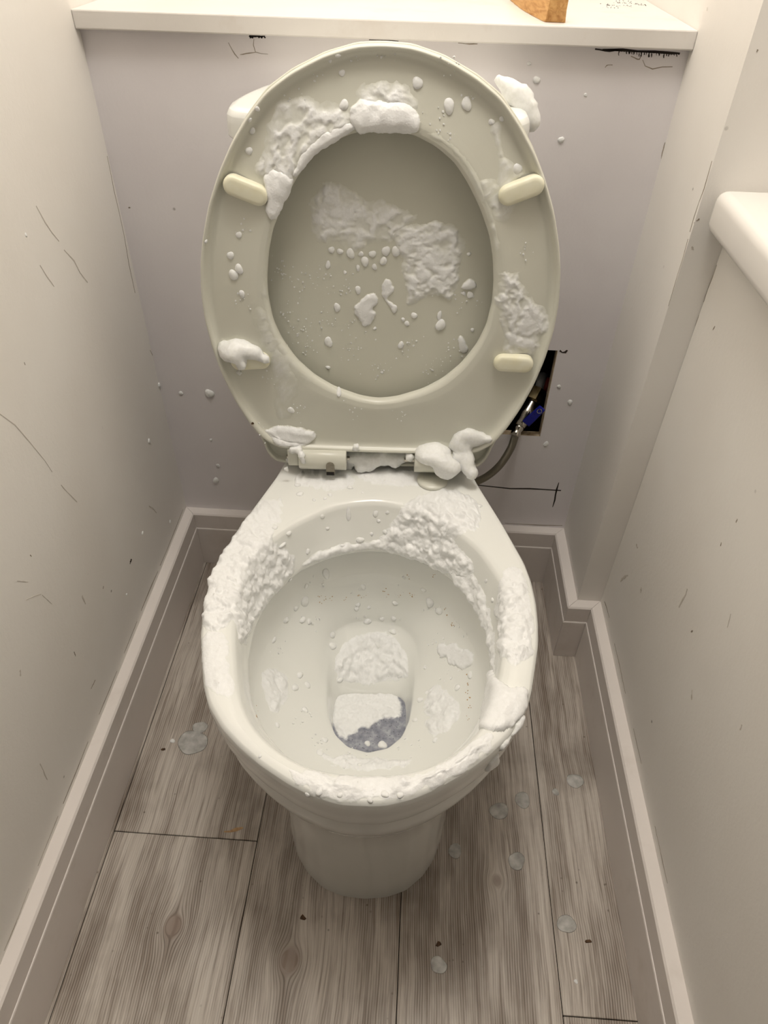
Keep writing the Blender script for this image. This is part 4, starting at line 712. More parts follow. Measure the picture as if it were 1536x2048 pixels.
  ('lumpy foam on the right side of the bowl rim', 'rim', {'k': 'lumpy', 'H': 8, 'w': 0.012, 'rag': 0.012}, [(0.15564, -0.37941, 0.40221), (0.17399, -0.38339, 0.40206), (0.1804, -0.41518, 0.40123), (0.17674, -0.46625, 0.40161), (0.16964, -0.51094, 0.40113), (0.15849, -0.51969, 0.40232), (0.14177, -0.52001, 0.40023), (0.14026, -0.47441, 0.36641), (0.14386, -0.46107, 0.38324), (0.14154, -0.42351, 0.36356), (0.1444, -0.41469, 0.38004), (0.14797, -0.40527, 0.3956)]),
  ('foam smears on the inner right wall of the rim', 'rim', {'k': 'lumpy', 'H': 6, 'w': 0.008, 'rag': 0.016}, [(0.08498, -0.32434, 0.35262), (0.11393, -0.34749, 0.36879), (0.13017, -0.37885, 0.36733), (0.13971, -0.41807, 0.35873), (0.14011, -0.4708, 0.3616), (0.13154, -0.52209, 0.36897), (0.14089, -0.46444, 0.27421), (0.14218, -0.42089, 0.28514), (0.13424, -0.37953, 0.30221), (0.11334, -0.33959, 0.31349)]),
  ('thick foam slab on the right front of the rim', 'rim', {'k': 'whip', 'H': 6.5, 'w': 0.008, 'rag': 0.008}, [(0.13548, -0.47061, 0.26416), (0.13262, -0.54986, 0.39951), (0.15802, -0.54364, 0.402), (0.16043, -0.55699, 0.39773), (0.14917, -0.57975, 0.39774), (0.13768, -0.59388, 0.39914), (0.11999, -0.60051, 0.40228), (0.10715, -0.5859, 0.37856), (0.12382, -0.50112, 0.25571), (0.11967, -0.55187, 0.35848)]),
  ('wrinkled foam coat along the front of the rim', 'rim', {'k': 'lumpy', 'H': 6, 'w': 0.014, 'rag': 0.014}, [(-0.0732, -0.63904, 0.40203), (-0.05334, -0.63655, 0.39852), (-0.021, -0.64417, 0.39941), (0.02403, -0.64135, 0.39667), (0.05555, -0.63898, 0.4004), (0.08135, -0.62297, 0.39933), (0.10652, -0.59826, 0.39771), (0.12725, -0.59977, 0.40143), (0.1043, -0.62638, 0.39784), (0.06883, -0.64878, 0.39908), (0.03302, -0.66295, 0.4004), (-0.00193, -0.66777, 0.3998), (-0.03285, -0.66453, 0.39862), (-0.05813, -0.65445, 0.39893)]),
  ('lumpy foam on the left of the deck below the hinge', 'rim', {'k': 'lumpy', 'H': 8, 'w': 0.01, 'rag': 0.012}, [(-0.11312, -0.21964, 0.40234), (-0.0903, -0.2122, 0.40239), (-0.04286, -0.21311, 0.40227), (-0.02212, -0.2228, 0.40222), (-0.04033, -0.25446, 0.40203), (-0.07292, -0.25608, 0.40218), (-0.10656, -0.24769, 0.4024)]),
  ('thin foam on the middle of the deck', 'rim', {'k': 'lumpy', 'H': 4.5, 'w': 0.01, 'rag': 0.014}, [(-0.03611, -0.21279, 0.40227), (0.00431, -0.20553, 0.40228), (0.05189, -0.20877, 0.40229), (0.08504, -0.22866, 0.40236), (0.07109, -0.24971, 0.40221), (0.03164, -0.24114, 0.40211), (-0.00818, -0.23777, 0.40211)]),
  ('foam drips running down the outer right skirt', 'skirt', {'k': 'whip', 'H': 4.5, 'w': 0.005, 'rag': 0.008}, [(0.15174, -0.57144, 0.40045), (0.15072, -0.57989, 0.38731), (0.1431, -0.60027, 0.396), (0.1298, -0.6181, 0.396), (0.13064, -0.59091, 0.32368), (0.11195, -0.61769, 0.35636), (0.1214, -0.61326, 0.38118), (0.13391, -0.60209, 0.39232)]),
  ('round foam splat on the left of the bowl', 'bowl', {'k': 'lumpy', 'H': 7, 'w': 0.012, 'rag': 0.01}, [(-0.1371, -0.43799, 0.26617), (-0.11632, -0.41941, 0.24434), (-0.10186, -0.42928, 0.23184), (-0.10098, -0.45839, 0.23104), (-0.10805, -0.48628, 0.23897), (-0.11921, -0.48772, 0.2484), (-0.12675, -0.47408, 0.25382), (-0.13298, -0.45312, 0.25957)]),
  ('cluster of foam lumps on the right of the bowl', 'bowl', {'k': 'whip', 'H': 5, 'w': 0.006, 'rag': 0.012}, [(0.08869, -0.36706, 0.23438), (0.1072, -0.3743, 0.25008), (0.11598, -0.39085, 0.25196), (0.13285, -0.40193, 0.26964), (0.13129, -0.41753, 0.26126), (0.11636, -0.41697, 0.24472), (0.10661, -0.40383, 0.23891), (0.09157, -0.38469, 0.23167)]),
  ('foam streaks on the lower right of the bowl', 'bowl', {'k': 'lumpy', 'H': 8, 'w': 0.012, 'rag': 0.016}, [(0.06868, -0.42869, 0.20809), (0.0906, -0.42354, 0.22422), (0.10471, -0.44933, 0.23334), (0.1189, -0.47347, 0.24601), (0.10241, -0.48961, 0.23554), (0.08235, -0.50643, 0.22647), (0.0687, -0.49427, 0.21637), (0.07216, -0.46258, 0.21271)]),
  ('rippled foam sheet on the back slope of the outlet', 'bowl', {'k': 'lumpy', 'H': 9, 'w': 0.013, 'rag': 0.014}, [(-0.05267, -0.35941, 0.19285), (-0.03162, -0.33617, 0.19177), (0.01039, -0.31502, 0.20099), (0.03942, -0.3357, 0.1945), (0.05354, -0.36723, 0.19132), (0.04864, -0.39354, 0.17336), (-0.00098, -0.39239, 0.16194), (-0.04782, -0.39637, 0.17029)]),
  ('flat white foam raft floating on the toilet water', 'water', {'k': 'lumpy', 'H': 5, 'w': 0.006, 'rag': 0.01, 'step': 0.0008}, [(-0.05287, -0.40804, 0.1562), (-0.04275, -0.39403, 0.1562), (-0.00099, -0.39098, 0.1562), (0.03748, -0.39212, 0.1562), (0.04517, -0.40475, 0.1562), (0.04517, -0.42979, 0.1562), (0.02757, -0.43343, 0.1562), (0.01411, -0.43692, 0.1562), (0.00228, -0.44636, 0.1562), (-0.02184, -0.45901, 0.1562), (-0.02971, -0.47162, 0.1562), (-0.04358, -0.46118, 0.1562), (-0.05189, -0.43909, 0.1562)]),
  ('foam lumps at the front of the bowl', 'bowl', {'k': 'lumpy', 'H': 7, 'w': 0.01, 'rag': 0.016}, [(-0.0569, -0.52205, 0.21955), (-0.02146, -0.515, 0.20535), (0.01521, -0.51627, 0.20498), (0.06306, -0.51909, 0.22104), (0.05666, -0.53601, 0.22465), (0.01554, -0.53756, 0.21573), (-0.02591, -0.5387, 0.21781), (-0.04966, -0.53604, 0.22206)]),
 ],
 'clumps': [
  ('foam heap on the lower left bumper', [(-0.18918, -0.21518, 0.57586, 0.01019), (-0.1767, -0.2164, 0.58331, 0.0119), (-0.1646, -0.2158, 0.5805, 0.01072), (-0.1531, -0.21901, 0.58067, 0.0083), (-0.17917, -0.22343, 0.57801, 0.01009), (-0.14196, -0.22214, 0.57371, 0.00593), (-0.17004, -0.22417, 0.56643, 0.00656), (-0.17828, -0.21178, 0.54773, 0.00428), (-0.19136, -0.21178, 0.58328, 0.00715)]),
  ('foam clump on the right end of the cistern lid', [(0.14852, -0.085, 0.80894, 0.0093), (0.14267, -0.085, 0.81844, 0.00977), (0.13613, -0.085, 0.82588, 0.00971), (0.12995, -0.085, 0.83135, 0.00912), (0.12184, -0.085, 0.83577, 0.00856), (0.11379, -0.085, 0.84017, 0.00693), (0.14962, -0.085, 0.80208, 0.0077), (0.13562, -0.085, 0.83622, 0.00534), (0.14348, -0.085, 0.83367, 0.00375), (0.10696, -0.085, 0.84364, 0.00531), (0.13399, -0.085, 0.81863, 0.00977), (0.14086, -0.085, 0.80916, 0.00985), (0.12157, -0.085, 0.83013, 0.0086), (0.14933, -0.085, 0.82394, 0.00324)]),
  ('foam blob over the right hinge', [(0.05019, -0.21821, 0.44659, 0.00782), (0.05917, -0.21506, 0.44883, 0.00914), (0.06959, -0.21454, 0.44918, 0.00979), (0.07897, -0.21908, 0.44612, 0.01044), (0.05578, -0.22655, 0.44342, 0.00844), (0.06622, -0.22701, 0.44288, 0.00974), (0.07817, -0.2303, 0.4403, 0.01104), (0.08887, -0.23277, 0.43636, 0.01105), (0.08575, -0.23108, 0.42422, 0.00983), (0.0763, -0.2321, 0.42871, 0.00849), (0.09443, -0.23054, 0.43182, 0.00887), (0.04789, -0.22492, 0.44332, 0.0052)]),
  ('big foam swirl at the lower right end of the seat', [(0.09389, -0.21027, 0.4543, 0.00783), (0.09726, -0.20997, 0.46172, 0.00844), (0.10299, -0.20958, 0.46977, 0.00839), (0.1119, -0.209, 0.47153, 0.00838), (0.12117, -0.20821, 0.46869, 0.00775), (0.1287, -0.20783, 0.46575, 0.00647), (0.13617, -0.21041, 0.46563, 0.00451), (0.10397, -0.20917, 0.45895, 0.0091), (0.11269, -0.20847, 0.46125, 0.00844), (0.10171, -0.21177, 0.45288, 0.00913), (0.10774, -0.21475, 0.44649, 0.00914), (0.11193, -0.22281, 0.44023, 0.00881), (0.11781, -0.20085, 0.41436, 0.00811), (0.11804, -0.23201, 0.42725, 0.0086), (0.10578, -0.21915, 0.43744, 0.00852), (0.11003, -0.22678, 0.43222, 0.00823), (0.09882, -0.21891, 0.44187, 0.00784), (0.12215, -0.20847, 0.46105, 0.00649)]),
  ('foam filling the gap between the hinges', [(-0.04323, -0.20602, 0.42202, 0.0088), (-0.02978, -0.20501, 0.42415, 0.00947), (-0.01407, -0.20573, 0.42184, 0.00948), (-4e-05, -0.20316, 0.42592, 0.00947), (0.01371, -0.20455, 0.42195, 0.00948), (0.02703, -0.20167, 0.42509, 0.00879), (0.03646, -0.21561, 0.43556, 0.00661), (-0.04479, -0.20113, 0.40641, 0.0082), (-0.02911, -0.21093, 0.41135, 0.00879), (-0.00904, -0.2067, 0.41637, 0.00744), (0.01664, -0.20561, 0.41641, 0.00744), (-0.03459, -0.22071, 0.45008, 0.00522), (-0.01701, -0.20852, 0.40969, 0.00677), (0.00297, -0.20312, 0.41805, 0.00744)]),
  ('foam heap dripping past the left hinge', [(-0.10886, -0.22502, 0.44453, 0.00587), (-0.10386, -0.23298, 0.44246, 0.00519), (-0.10236, -0.23658, 0.43516, 0.0039), (-0.12878, -0.20816, 0.41359, 0.00406), (-0.12463, -0.2411, 0.42457, 0.00407), (-0.11738, -0.22527, 0.444, 0.00522)]),
 ],
 'drops': [
  ('small foam drop on the inside of the lid', 'foam drops on the lid', [((-0.06907, -0.17703, 0.67271), (0.04, -1.0, 0.07), 0.00284, 1.7, 'long foam drop at the left below the bubbly lid smear'), ((-0.06474, -0.17568, 0.68955), (0.04, -1.0, 0.07), 0.00336, 1.2, ''), ((-0.05524, -0.17537, 0.68816), (0.04, -1.0, 0.07), 0.00337, 1, ''), ((-0.04347, -0.17502, 0.68627), (0.04, -1.0, 0.07), 0.0045, 1.3, ''), ((-0.02711, -0.17493, 0.67782), (0.04, -1.0, 0.07), 0.00453, 1.2, ''), ((-0.00621, -0.174, 0.67897), (0.04, -1.0, 0.07), 0.00396, 1.2, ''), ((-0.00369, -0.17313, 0.69014), (0.04, -1.0, 0.07), 0.00448, 1.3, ''), ((0.00752, -0.1727, 0.6899), (0.04, -1.0, 0.07), 0.00448, 1.4, ''), ((-0.01627, -0.17489, 0.67193), (0.04, -1.0, 0.07), 0.00284, 1.3, ''), ((-0.03501, -0.17578, 0.67027), (0.04, -1.0, 0.07), 0.00228, 1.6, ''), ((-0.03167, -0.17455, 0.68604), (0.04, -1.0, 0.07), 0.00281, 1, ''), ((-0.01875, -0.17399, 0.6864), (0.04, -1.0, 0.07), 0.00393, 1, ''), ((-0.05965, -0.1801, 0.62318), (0.04, -1.0, 0.07), 0.00354, 1.7, 'tall foam drop on the left middle of the lid'), ((-0.07069, -0.18368, 0.57955), (0.04, -1.0, 0.07), 0.00487, 1.4, 'oval foam drop low on the left of the lid'), ((-0.03495, -0.17756, 0.64484), (0.04, -1.0, 0.07), 0.00348, 1.4, ''), ((0.06368, -0.17648, 0.60528), (0.04, -1.0, 0.07), 0.00597, 1.2, 'large hanging foam drop low on the right of the lid'), ((0.06166, -0.17576, 0.61639), (0.04, -1.0, 0.07), 0.00237, 3.0, 'thin foam trail above the large hanging drop on the lid'), ((0.03147, -0.17693, 0.61608), (0.04, -1.0, 0.07), 0.00356, 1.1, 'round foam drop left of the hanging drop on the lid'), ((0.02364, -0.17795, 0.60591), (0.04, -1.0, 0.07), 0.00299, 1.1, ''), ((0.01866, -0.17781, 0.61074), (0.04, -1.0, 0.07), 0.00238, 1, ''), ((0.01758, -0.18016, 0.57832), (0.04, -1.0, 0.07), 0.00366, 1.3, 'foam drop low in the centre of the lid'), ((-0.01592, -0.17883, 0.61589), (0.04, -1.0, 0.07), 0.00237, 1.2, ''), ((0.09512, -0.17284, 0.64288), (0.02, -1.0, 0.07), 0.00348, 1.3, ''), ((0.08801, -0.17292, 0.64441), (0.03, -1.0, 0.07), 0.00232, 1, ''), ((0.00751, -0.17732, 0.62393), (0.04, -1.0, 0.07), 0.00412, 1.2, ''), ((-0.01444, -0.18001, 0.59849), (0.04, -1.0, 0.07), 0.0021, 1, ''), ((0.08931, -0.16982, 0.68959), (0.03, -1.0, 0.06), 0.00224, 1, ''), ((-0.04984, -0.17678, 0.66473), (0.04, -1.0, 0.07), 0.00171, 1.5, ''), ((-0.00468, -0.18389, 0.54101), (0.04, -1.0, 0.08), 0.00188, 1, 'lowest foam drop near the bottom of the lid'), ((-0.0721, -0.18624, 0.54571), (0.04, -1.0, 0.08), 0.00312, 0.7, 'flat foam drop at the lower left lid edge')]),
  ('round foam drop on the underside of the seat ring', 'foam drops on the seat ring', [((-0.17269, -0.20364, 0.68966), (-0.09, -0.99, 0.1), 0.00384, 1.2, 'upper foam drop on the left side of the ring'), ((-0.17153, -0.20567, 0.66851), (-0.09, -0.99, 0.08), 0.00501, 1.3, 'largest foam drop on the left side of the ring'), ((-0.16447, -0.20578, 0.67575), (-0.11, -0.99, 0.09), 0.00443, 1.3, ''), ((-0.16384, -0.20817, 0.64776), (-0.11, -0.99, 0.07), 0.00339, 1.3, 'lowest foam drop on the left side of the ring'), ((-0.13803, -0.19149, 0.81144), (0.25, -0.96, -0.09), 0.00298, 1.1, 'upper foam drop above the upper left bumper'), ((-0.1431, -0.19336, 0.79349), (-0.04, -0.99, 0.12), 0.00352, 1.1, 'lower foam drop above the upper left bumper'), ((0.02312, -0.18354, 0.85649), (0.07, -0.97, 0.21), 0.00475, 1.2, 'foam drop right of the top centre mound on the ring'), ((0.07126, -0.18226, 0.84019), (0.11, -0.98, 0.19), 0.00482, 1.3, 'right one of two big round foam drops at the upper ring'), ((0.05452, -0.18448, 0.83839), (0.1, -0.98, 0.19), 0.00531, 1.3, 'left one of two big round foam drops at the upper ring'), ((-0.04663, -0.19032, 0.83708), (-0.01, -0.98, 0.22), 0.00434, 1.1, 'foam drop touching the left of the top centre mound'), ((-0.04865, -0.18484, 0.86265), (0.02, -0.99, 0.16), 0.00284, 1.1, 'foam drop near the top left edge of the ring'), ((-0.05149, -0.19051, 0.87753), (0.26, -0.45, -0.85), 0.00278, 0.8, ''), ((-0.12989, -0.19693, 0.83226), (0.31, -0.93, -0.19), 0.00241, 1, ''), ((-0.13814, -0.19739, 0.82255), (0.72, -0.41, -0.55), 0.00244, 1, ''), ((-0.05589, -0.21247, 0.52755), (0.23, -0.78, 0.59), 0.00309, 2.0, 'short foam drip over the lower inner edge of the ring'), ((-0.19641, -0.20771, 0.70551), (0.9, -0.39, -0.2), 0.00216, 1.1, ''), ((0.09716, -0.18175, 0.82538), (0.14, -0.98, 0.17), 0.00294, 1, ''), ((0.10665, -0.18049, 0.82805), (-0.16, -0.98, -0.11), 0.00244, 1, ''), ((-0.05959, -0.1863, 0.87225), (0.23, -0.83, -0.5), 0.00187, 1, ''), ((0.00306, -0.19186, 0.82617), (0.05, -0.98, 0.19), 0.00388, 1, ''), ((-0.1609, -0.20247, 0.71206), (-0.1, -0.99, 0.11), 0.00323, 1.2, ''), ((0.12844, -0.18352, 0.78406), (0.16, -0.98, 0.14), 0.00457, 1.2, 'foam drop just above the upper right bumper'), ((-0.11704, -0.21537, 0.49927), (-0.01, -1.0, 0.0), 0.00442, 1, ''), ((0.10237, -0.17573, 0.60039), (0.02, -1.0, 0.07), 0.0024, 1, '')]),
  ('foam drop stuck to the back wall', 'foam drops on the back wall', [((-0.29196, 0.0, 0.37699), (0.0, -1.0, 0.0), 0.00726, 1.15, 'largest foam drop on the back wall left of the seat'), ((-0.33877, 0.0, 0.37517), (0.0, -1.0, 0.0), 0.00364, 1, 'small foam drop on the back wall beside the left corner'), ((-0.29857, 0.0, 0.229), (0.0, -1.0, 0.0), 0.00351, 1, 'upper of two foam drops low on the back wall at left'), ((-0.30697, 0.0, 0.19437), (0.0, -1.0, 0.0), 0.00536, 1.3, 'lower of two foam drops low on the back wall at left'), ((0.19856, 0.0, 0.76755), (0.0, -1.0, 0.0), 0.00366, 1.1, 'round foam drop on the back wall right of the raised seat'), ((0.15852, 0.0, 0.82977), (0.0, -1.0, 0.0), 0.00407, 1, 'foam drop on the back wall beside the cistern foam'), ((0.26039, -0.0, 0.42222), (0.0, -1.0, 0.0), 0.00309, 1, 'small foam drop on the back wall right of the hole'), ((0.28277, 0.0, 0.39436), (0.0, -1.0, 0.0), 0.00393, 1.3, 'larger foam drop on the back wall right of the hole'), ((0.25954, -0.0, 0.3121), (0.0, -1.0, 0.0), 0.00413, 1.3, 'foam drop on the back wall just below the hole'), ((-0.30302, 0.0, 0.28383), (0.0, -1.0, 0.0), 0.00255, 1.2, 'tiny foam drop on the back wall below the largest one'), ((0.14729, -0.0, 0.84584), (0.0, -1.0, 0.0), 0.0023, 1, 'faint foam drop high on the back wall under the ledge'), ((0.21796, 0.0, 0.8164), (0.0, -1.0, 0.0), 0.00205, 1, 'tiny foam drop high on the back wall towards the right')]),
  ('foam fleck on the left wall', 'foam drops on the left wall', [((-0.372, -0.08499, 0.3393), (1.0, 0.0, 0.0), 0.00391, 1.2, 'foam fleck on the left wall above the skirting corner'), ((-0.372, -0.00097, 0.38789), (1.0, 0.0, 0.0), 0.00401, 1.3, 'foam fleck on the left wall at the corner line'), ((-0.372, -0.08161, 0.16479), (1.0, 0.0, 0.0), 0.00303, 1, 'foam fleck on the left wall just above the skirting mitre'), ((-0.372, -0.18551, 0.23622), (1.0, 0.0, 0.0), 0.00311, 1, 'foam fleck low on the left wall beside a scuff'), ((-0.372, -0.28296, 0.20286), (1.0, 0.0, 0.0), 0.00223, 1, 'tiny foam fleck on the left wall close to the skirting'), ((-0.372, -0.24674, 0.71939), (1.0, 0.0, 0.0), 0.0018, 1.3, 'lone foam fleck high on the left wall')]),
  ('foam drop on the sloping bowl interior', 'foam drops in the bowl', [((-0.06848, -0.30621, 0.29908), (0.48, -0.83, 0.29), 0.00542, 1.5, 'large foam drop high at the back of the bowl'), ((-0.09264, -0.32528, 0.29291), (0.6, -0.74, 0.29), 0.00335, 1, ''), ((-0.09473, -0.33333, 0.27045), (0.71, -0.68, 0.19), 0.00609, 1.5, ''), ((-0.10495, -0.34654, 0.27054), (0.82, -0.52, 0.24), 0.00402, 1, ''), ((-0.11538, -0.36581, 0.26898), (0.8, -0.42, 0.42), 0.00529, 0.7, ''), ((-0.09664, -0.35055, 0.25215), (0.73, -0.42, 0.54), 0.00609, 0.6, ''), ((-0.08873, -0.34654, 0.2448), (0.69, -0.42, 0.59), 0.00409, 1, ''), ((-0.12634, -0.39619, 0.26455), (0.83, -0.3, 0.46), 0.00453, 0.6, ''), ((-0.05874, -0.33686, 0.20601), (0.81, -0.35, 0.46), 0.00494, 1.1, ''), ((-0.05734, -0.35072, 0.19915), (0.67, -0.22, 0.71), 0.00561, 1.1, ''), ((-0.01862, -0.29238, 0.26089), (0.2, -0.96, 0.19), 0.00351, 1.3, ''), ((-0.01143, -0.30872, 0.20583), (0.1, -0.88, 0.47), 0.00575, 0.8, ''), ((0.00923, -0.30651, 0.21069), (-0.09, -0.96, 0.28), 0.00359, 1, ''), ((0.02569, -0.30769, 0.21479), (-0.23, -0.93, 0.3), 0.00357, 1, ''), ((0.02529, -0.31907, 0.19957), (-0.11, -0.49, 0.86), 0.00573, 0.7, ''), ((-0.0276, -0.30418, 0.22658), (0.22, -0.92, 0.34), 0.00356, 1, ''), ((-0.01003, -0.30063, 0.22729), (0.11, -0.94, 0.34), 0.00285, 1, ''), ((-0.02566, -0.30159, 0.23244), (0.22, -0.92, 0.33), 0.00355, 1, ''), ((0.02668, -0.29939, 0.23897), (-0.23, -0.93, 0.28), 0.00424, 0.8, ''), ((0.0373, -0.29504, 0.28815), (-0.31, -0.93, 0.2), 0.00274, 1, ''), ((0.07477, -0.31642, 0.26415), (-0.57, -0.76, 0.31), 0.00685, 1, ''), ((0.08731, -0.32844, 0.26164), (-0.63, -0.66, 0.4), 0.00544, 1, ''), ((0.06483, -0.30756, 0.27897), (-0.48, -0.88, 0.06), 0.0041, 0.8, ''), ((0.09153, -0.4727, 0.22484), (-0.53, 0.1, 0.84), 0.00497, 1, ''), ((-0.09116, -0.4204, 0.22579), (0.59, -0.06, 0.81), 0.00522, 0.8, ''), ((-0.09444, -0.44088, 0.2274), (0.57, 0.0, 0.82), 0.00577, 0.8, ''), ((-0.08044, -0.42953, 0.21781), (0.58, 0.01, 0.81), 0.00456, 1, ''), ((0.07214, -0.38752, 0.21347), (-0.73, -0.1, 0.67), 0.00269, 1, ''), ((0.08546, -0.50088, 0.22545), (-0.49, 0.17, 0.86), 0.00364, 1, ''), ((0.02127, -0.47245, 0.156), (-0.0, -0.0, 1.0), 0.0059, 1, 'larger foam blob on the grey water'), ((0.0015, -0.47172, 0.156), (-0.0, -0.0, 1.0), 0.00394, 1, 'smaller foam blob on the grey water'), ((-0.00304, -0.53273, 0.21259), (0.08, 0.44, 0.89), 0.00478, 0.8, ''), ((0.01213, -0.53568, 0.21416), (-0.11, 0.44, 0.89), 0.00476, 0.8, ''), ((-0.01567, -0.52622, 0.21079), (0.13, 0.43, 0.89), 0.00361, 1, ''), ((-0.05191, -0.52391, 0.21955), (0.33, 0.33, 0.88), 0.0054, 1, ''), ((-0.04896, -0.50166, 0.21003), (0.39, 0.34, 0.86), 0.00431, 1, ''), ((-0.07827, -0.46701, 0.21855), (0.53, 0.12, 0.84), 0.00442, 1, ''), ((-0.10477, -0.50449, 0.24217), (0.6, 0.19, 0.77), 0.0036, 1, ''), ((0.12737, -0.42313, 0.253), (-0.73, -0.13, 0.67), 0.00507, 0.8, ''), ((0.11273, -0.43283, 0.23827), (-0.63, -0.05, 0.78), 0.00445, 1, ''), ((0.06121, -0.46216, 0.20411), (-0.55, 0.16, 0.82), 0.00319, 1.2, ''), ((0.06685, -0.43341, 0.20583), (-0.64, 0.03, 0.77), 0.00391, 1.2, ''), ((-0.0434, -0.38761, 0.17234), (0.44, -0.46, 0.77), 0.00486, 0.8, ''), ((-0.01762, -0.36349, 0.17643), (0.07, -0.43, 0.9), 0.00634, 0.8, ''), ((0.02104, -0.36123, 0.17734), (-0.09, -0.43, 0.9), 0.00563, 0.8, ''), ((0.00722, -0.33631, 0.189), (-0.03, -0.44, 0.9), 0.00712, 0.8, ''), ((-0.03267, -0.35301, 0.18397), (0.24, -0.41, 0.88), 0.00565, 0.8, ''), ((0.03934, -0.37533, 0.17545), (-0.43, -0.43, 0.79), 0.00418, 1.4, ''), ((-0.10717, -0.35506, 0.33593), (0.73, -0.45, -0.51), 0.00317, 1, ''), ((-0.12847, -0.3993, 0.34185), (0.93, -0.35, 0.09), 0.00305, 1, '')]),
  ('foam bead on the inner wall of the rim', 'foam drops on the inner rim wall', [((-0.03923, -0.2809, 0.38717), (0.3, -0.88, 0.37), 0.00324, 3.2, 'long foam drip on the back inner wall of the rim'), ((-0.00453, -0.2749, 0.38436), (-0.0, -0.93, 0.38), 0.00326, 1.6, 'short foam drip right of the long one on the rim'), ((-0.00022, -0.2787, 0.37577), (0.0, -0.9, 0.43), 0.00262, 1, ''), ((-0.07116, -0.29459, 0.3928), (0.59, -0.75, 0.28), 0.00319, 1, ''), ((-0.10854, -0.32965, 0.39327), (0.74, -0.61, 0.28), 0.00435, 0.7, ''), ((-0.08741, -0.3242, 0.35784), (0.59, -0.71, 0.39), 0.0032, 1.2, ''), ((-0.11521, -0.34208, 0.38492), (0.75, -0.58, 0.3), 0.00557, 0.5, ''), ((-0.0649, -0.29801, 0.37543), (0.51, -0.76, 0.4), 0.00258, 1, ''), ((0.00897, -0.28539, 0.36297), (-0.09, -0.91, 0.41), 0.00328, 1, ''), ((-0.00865, -0.28682, 0.35932), (0.06, -0.87, 0.49), 0.00263, 1, ''), ((0.01104, -0.27455, 0.38785), (-0.12, -0.92, 0.37), 0.0026, 1, ''), ((-0.12537, -0.32939, 0.40195), (0.04, -0.03, 1.0), 0.0037, 1, ''), ((-0.0455, -0.30236, 0.34952), (0.34, -0.8, 0.49), 0.00393, 0.7, ''), ((0.09795, -0.33637, 0.35012), (-0.7, -0.61, 0.36), 0.00443, 1.5, ''), ((0.12322, -0.36772, 0.35789), (-0.82, -0.45, 0.35), 0.00368, 1, ''), ((0.13491, -0.37739, 0.37939), (-0.87, -0.41, 0.27), 0.00239, 1.2, ''), ((0.1421, -0.40138, 0.37328), (-0.95, -0.19, 0.24), 0.00294, 1, ''), ((-0.02331, -0.29292, 0.35307), (0.21, -0.85, 0.49), 0.00526, 0.8, '')]),
  ('small foam bead on the white deck behind the bowl', 'foam drops on the deck', [((-0.10405, -0.26421, 0.40236), (0.0, -0.0, 1.0), 0.00456, 1, ''), ((-0.11004, -0.2464, 0.4024), (-0.0, 0.0, 1.0), 0.00396, 1, ''), ((-0.02328, -0.25388, 0.40198), (0.0, -0.02, 1.0), 0.00196, 1, ''), ((-0.08439, -0.27421, 0.40211), (0.01, -0.01, 1.0), 0.00258, 1, ''), ((-0.07065, -0.26998, 0.40203), (0.01, -0.01, 1.0), 0.00259, 1, ''), ((0.1139, -0.2578, 0.40238), (0.01, 0.0, 1.0), 0.0052, 1, ''), ((0.1284, -0.2683, 0.4023), (0.01, 0.01, 1.0), 0.00386, 1, ''), ((-0.04054, -0.24526, 0.40209), (0.0, -0.01, 1.0), 0.00396, 1, ''), ((-0.06502, -0.26254, 0.40205), (0.0, -0.01, 1.0), 0.00326, 1, ''), ((0.00472, -0.22796, 0.40217), (-0.0, -0.01, 1.0), 0.00334, 1, ''), ((-0.01938, -0.21949, 0.40224), (0.0, -0.0, 1.0), 0.00471, 1, '')]),
  ('foam lump on the white top face of the rim', 'foam lumps on the rim', [((0.14763, -0.55109, 0.40233), (-0.09, 0.03, 1.0), 0.00346, 1, ''), ((0.1429, -0.56274, 0.40227), (-0.11, 0.04, 0.99), 0.00439, 1, ''), ((0.13667, -0.57011, 0.40178), (-0.21, 0.08, 0.97), 0.00388, 1, ''), ((-0.02708, -0.66053, 0.40119), (-0.08, -0.27, 0.96), 0.00397, 1, ''), ((-0.00909, -0.6631, 0.40156), (-0.03, -0.28, 0.96), 0.00263, 1, ''), ((0.00805, -0.65771, 0.40233), (0.0, -0.07, 1.0), 0.00353, 1, ''), ((0.03027, -0.65965, 0.40203), (0.01, -0.08, 1.0), 0.00352, 1, ''), ((-0.03824, -0.66209, 0.39531), (-0.37, -0.92, 0.15), 0.00266, 1, ''), ((-0.08598, -0.6314, 0.40122), (-0.16, -0.24, 0.96), 0.00183, 1, ''), ((0.15624, -0.57028, 0.39995), (0.68, -0.42, 0.6), 0.00437, 1, ''), ((0.04349, -0.65919, 0.40114), (0.09, -0.27, 0.96), 0.00308, 1, ''), ((0.01749, -0.66541, 0.40084), (0.03, -0.45, 0.89), 0.00262, 1, '')]),
  ('white foam spot drying on the floor planks', 'foam drops on the floor', [((-0.30635, -0.40012, -0.0), (0.0, 0.0, 1.0), 0.00388, 1, 'foam spot on the plank left of the toilet'), ((0.27508, -0.68269, 0.0), (0.0, 0.0, 1.0), 0.00245, 1, 'foam spot at the front beside the right skirting')]),
 ],
 'puddles': [
  ('pale round foam puddle close to the pedestal', (0.12903, -0.53656), 0.00971),
  ('larger faint foam puddle right of the pedestal', (0.1936, -0.47557), 0.01304),
  ('white foam puddle beside the knot on the right', (0.2134, -0.54418), 0.01169),
  ('bright white foam puddle near the right front', (0.27191, -0.6189), 0.01164),
  ('faint foam puddle by the right skirting', (0.31059, -0.42157), 0.012),
  ('small foam ring on the right plank', (0.27916, -0.44094), 0.00518),
  ('pale foam puddle under the right of the rim', (0.22913, -0.45666), 0.01174),
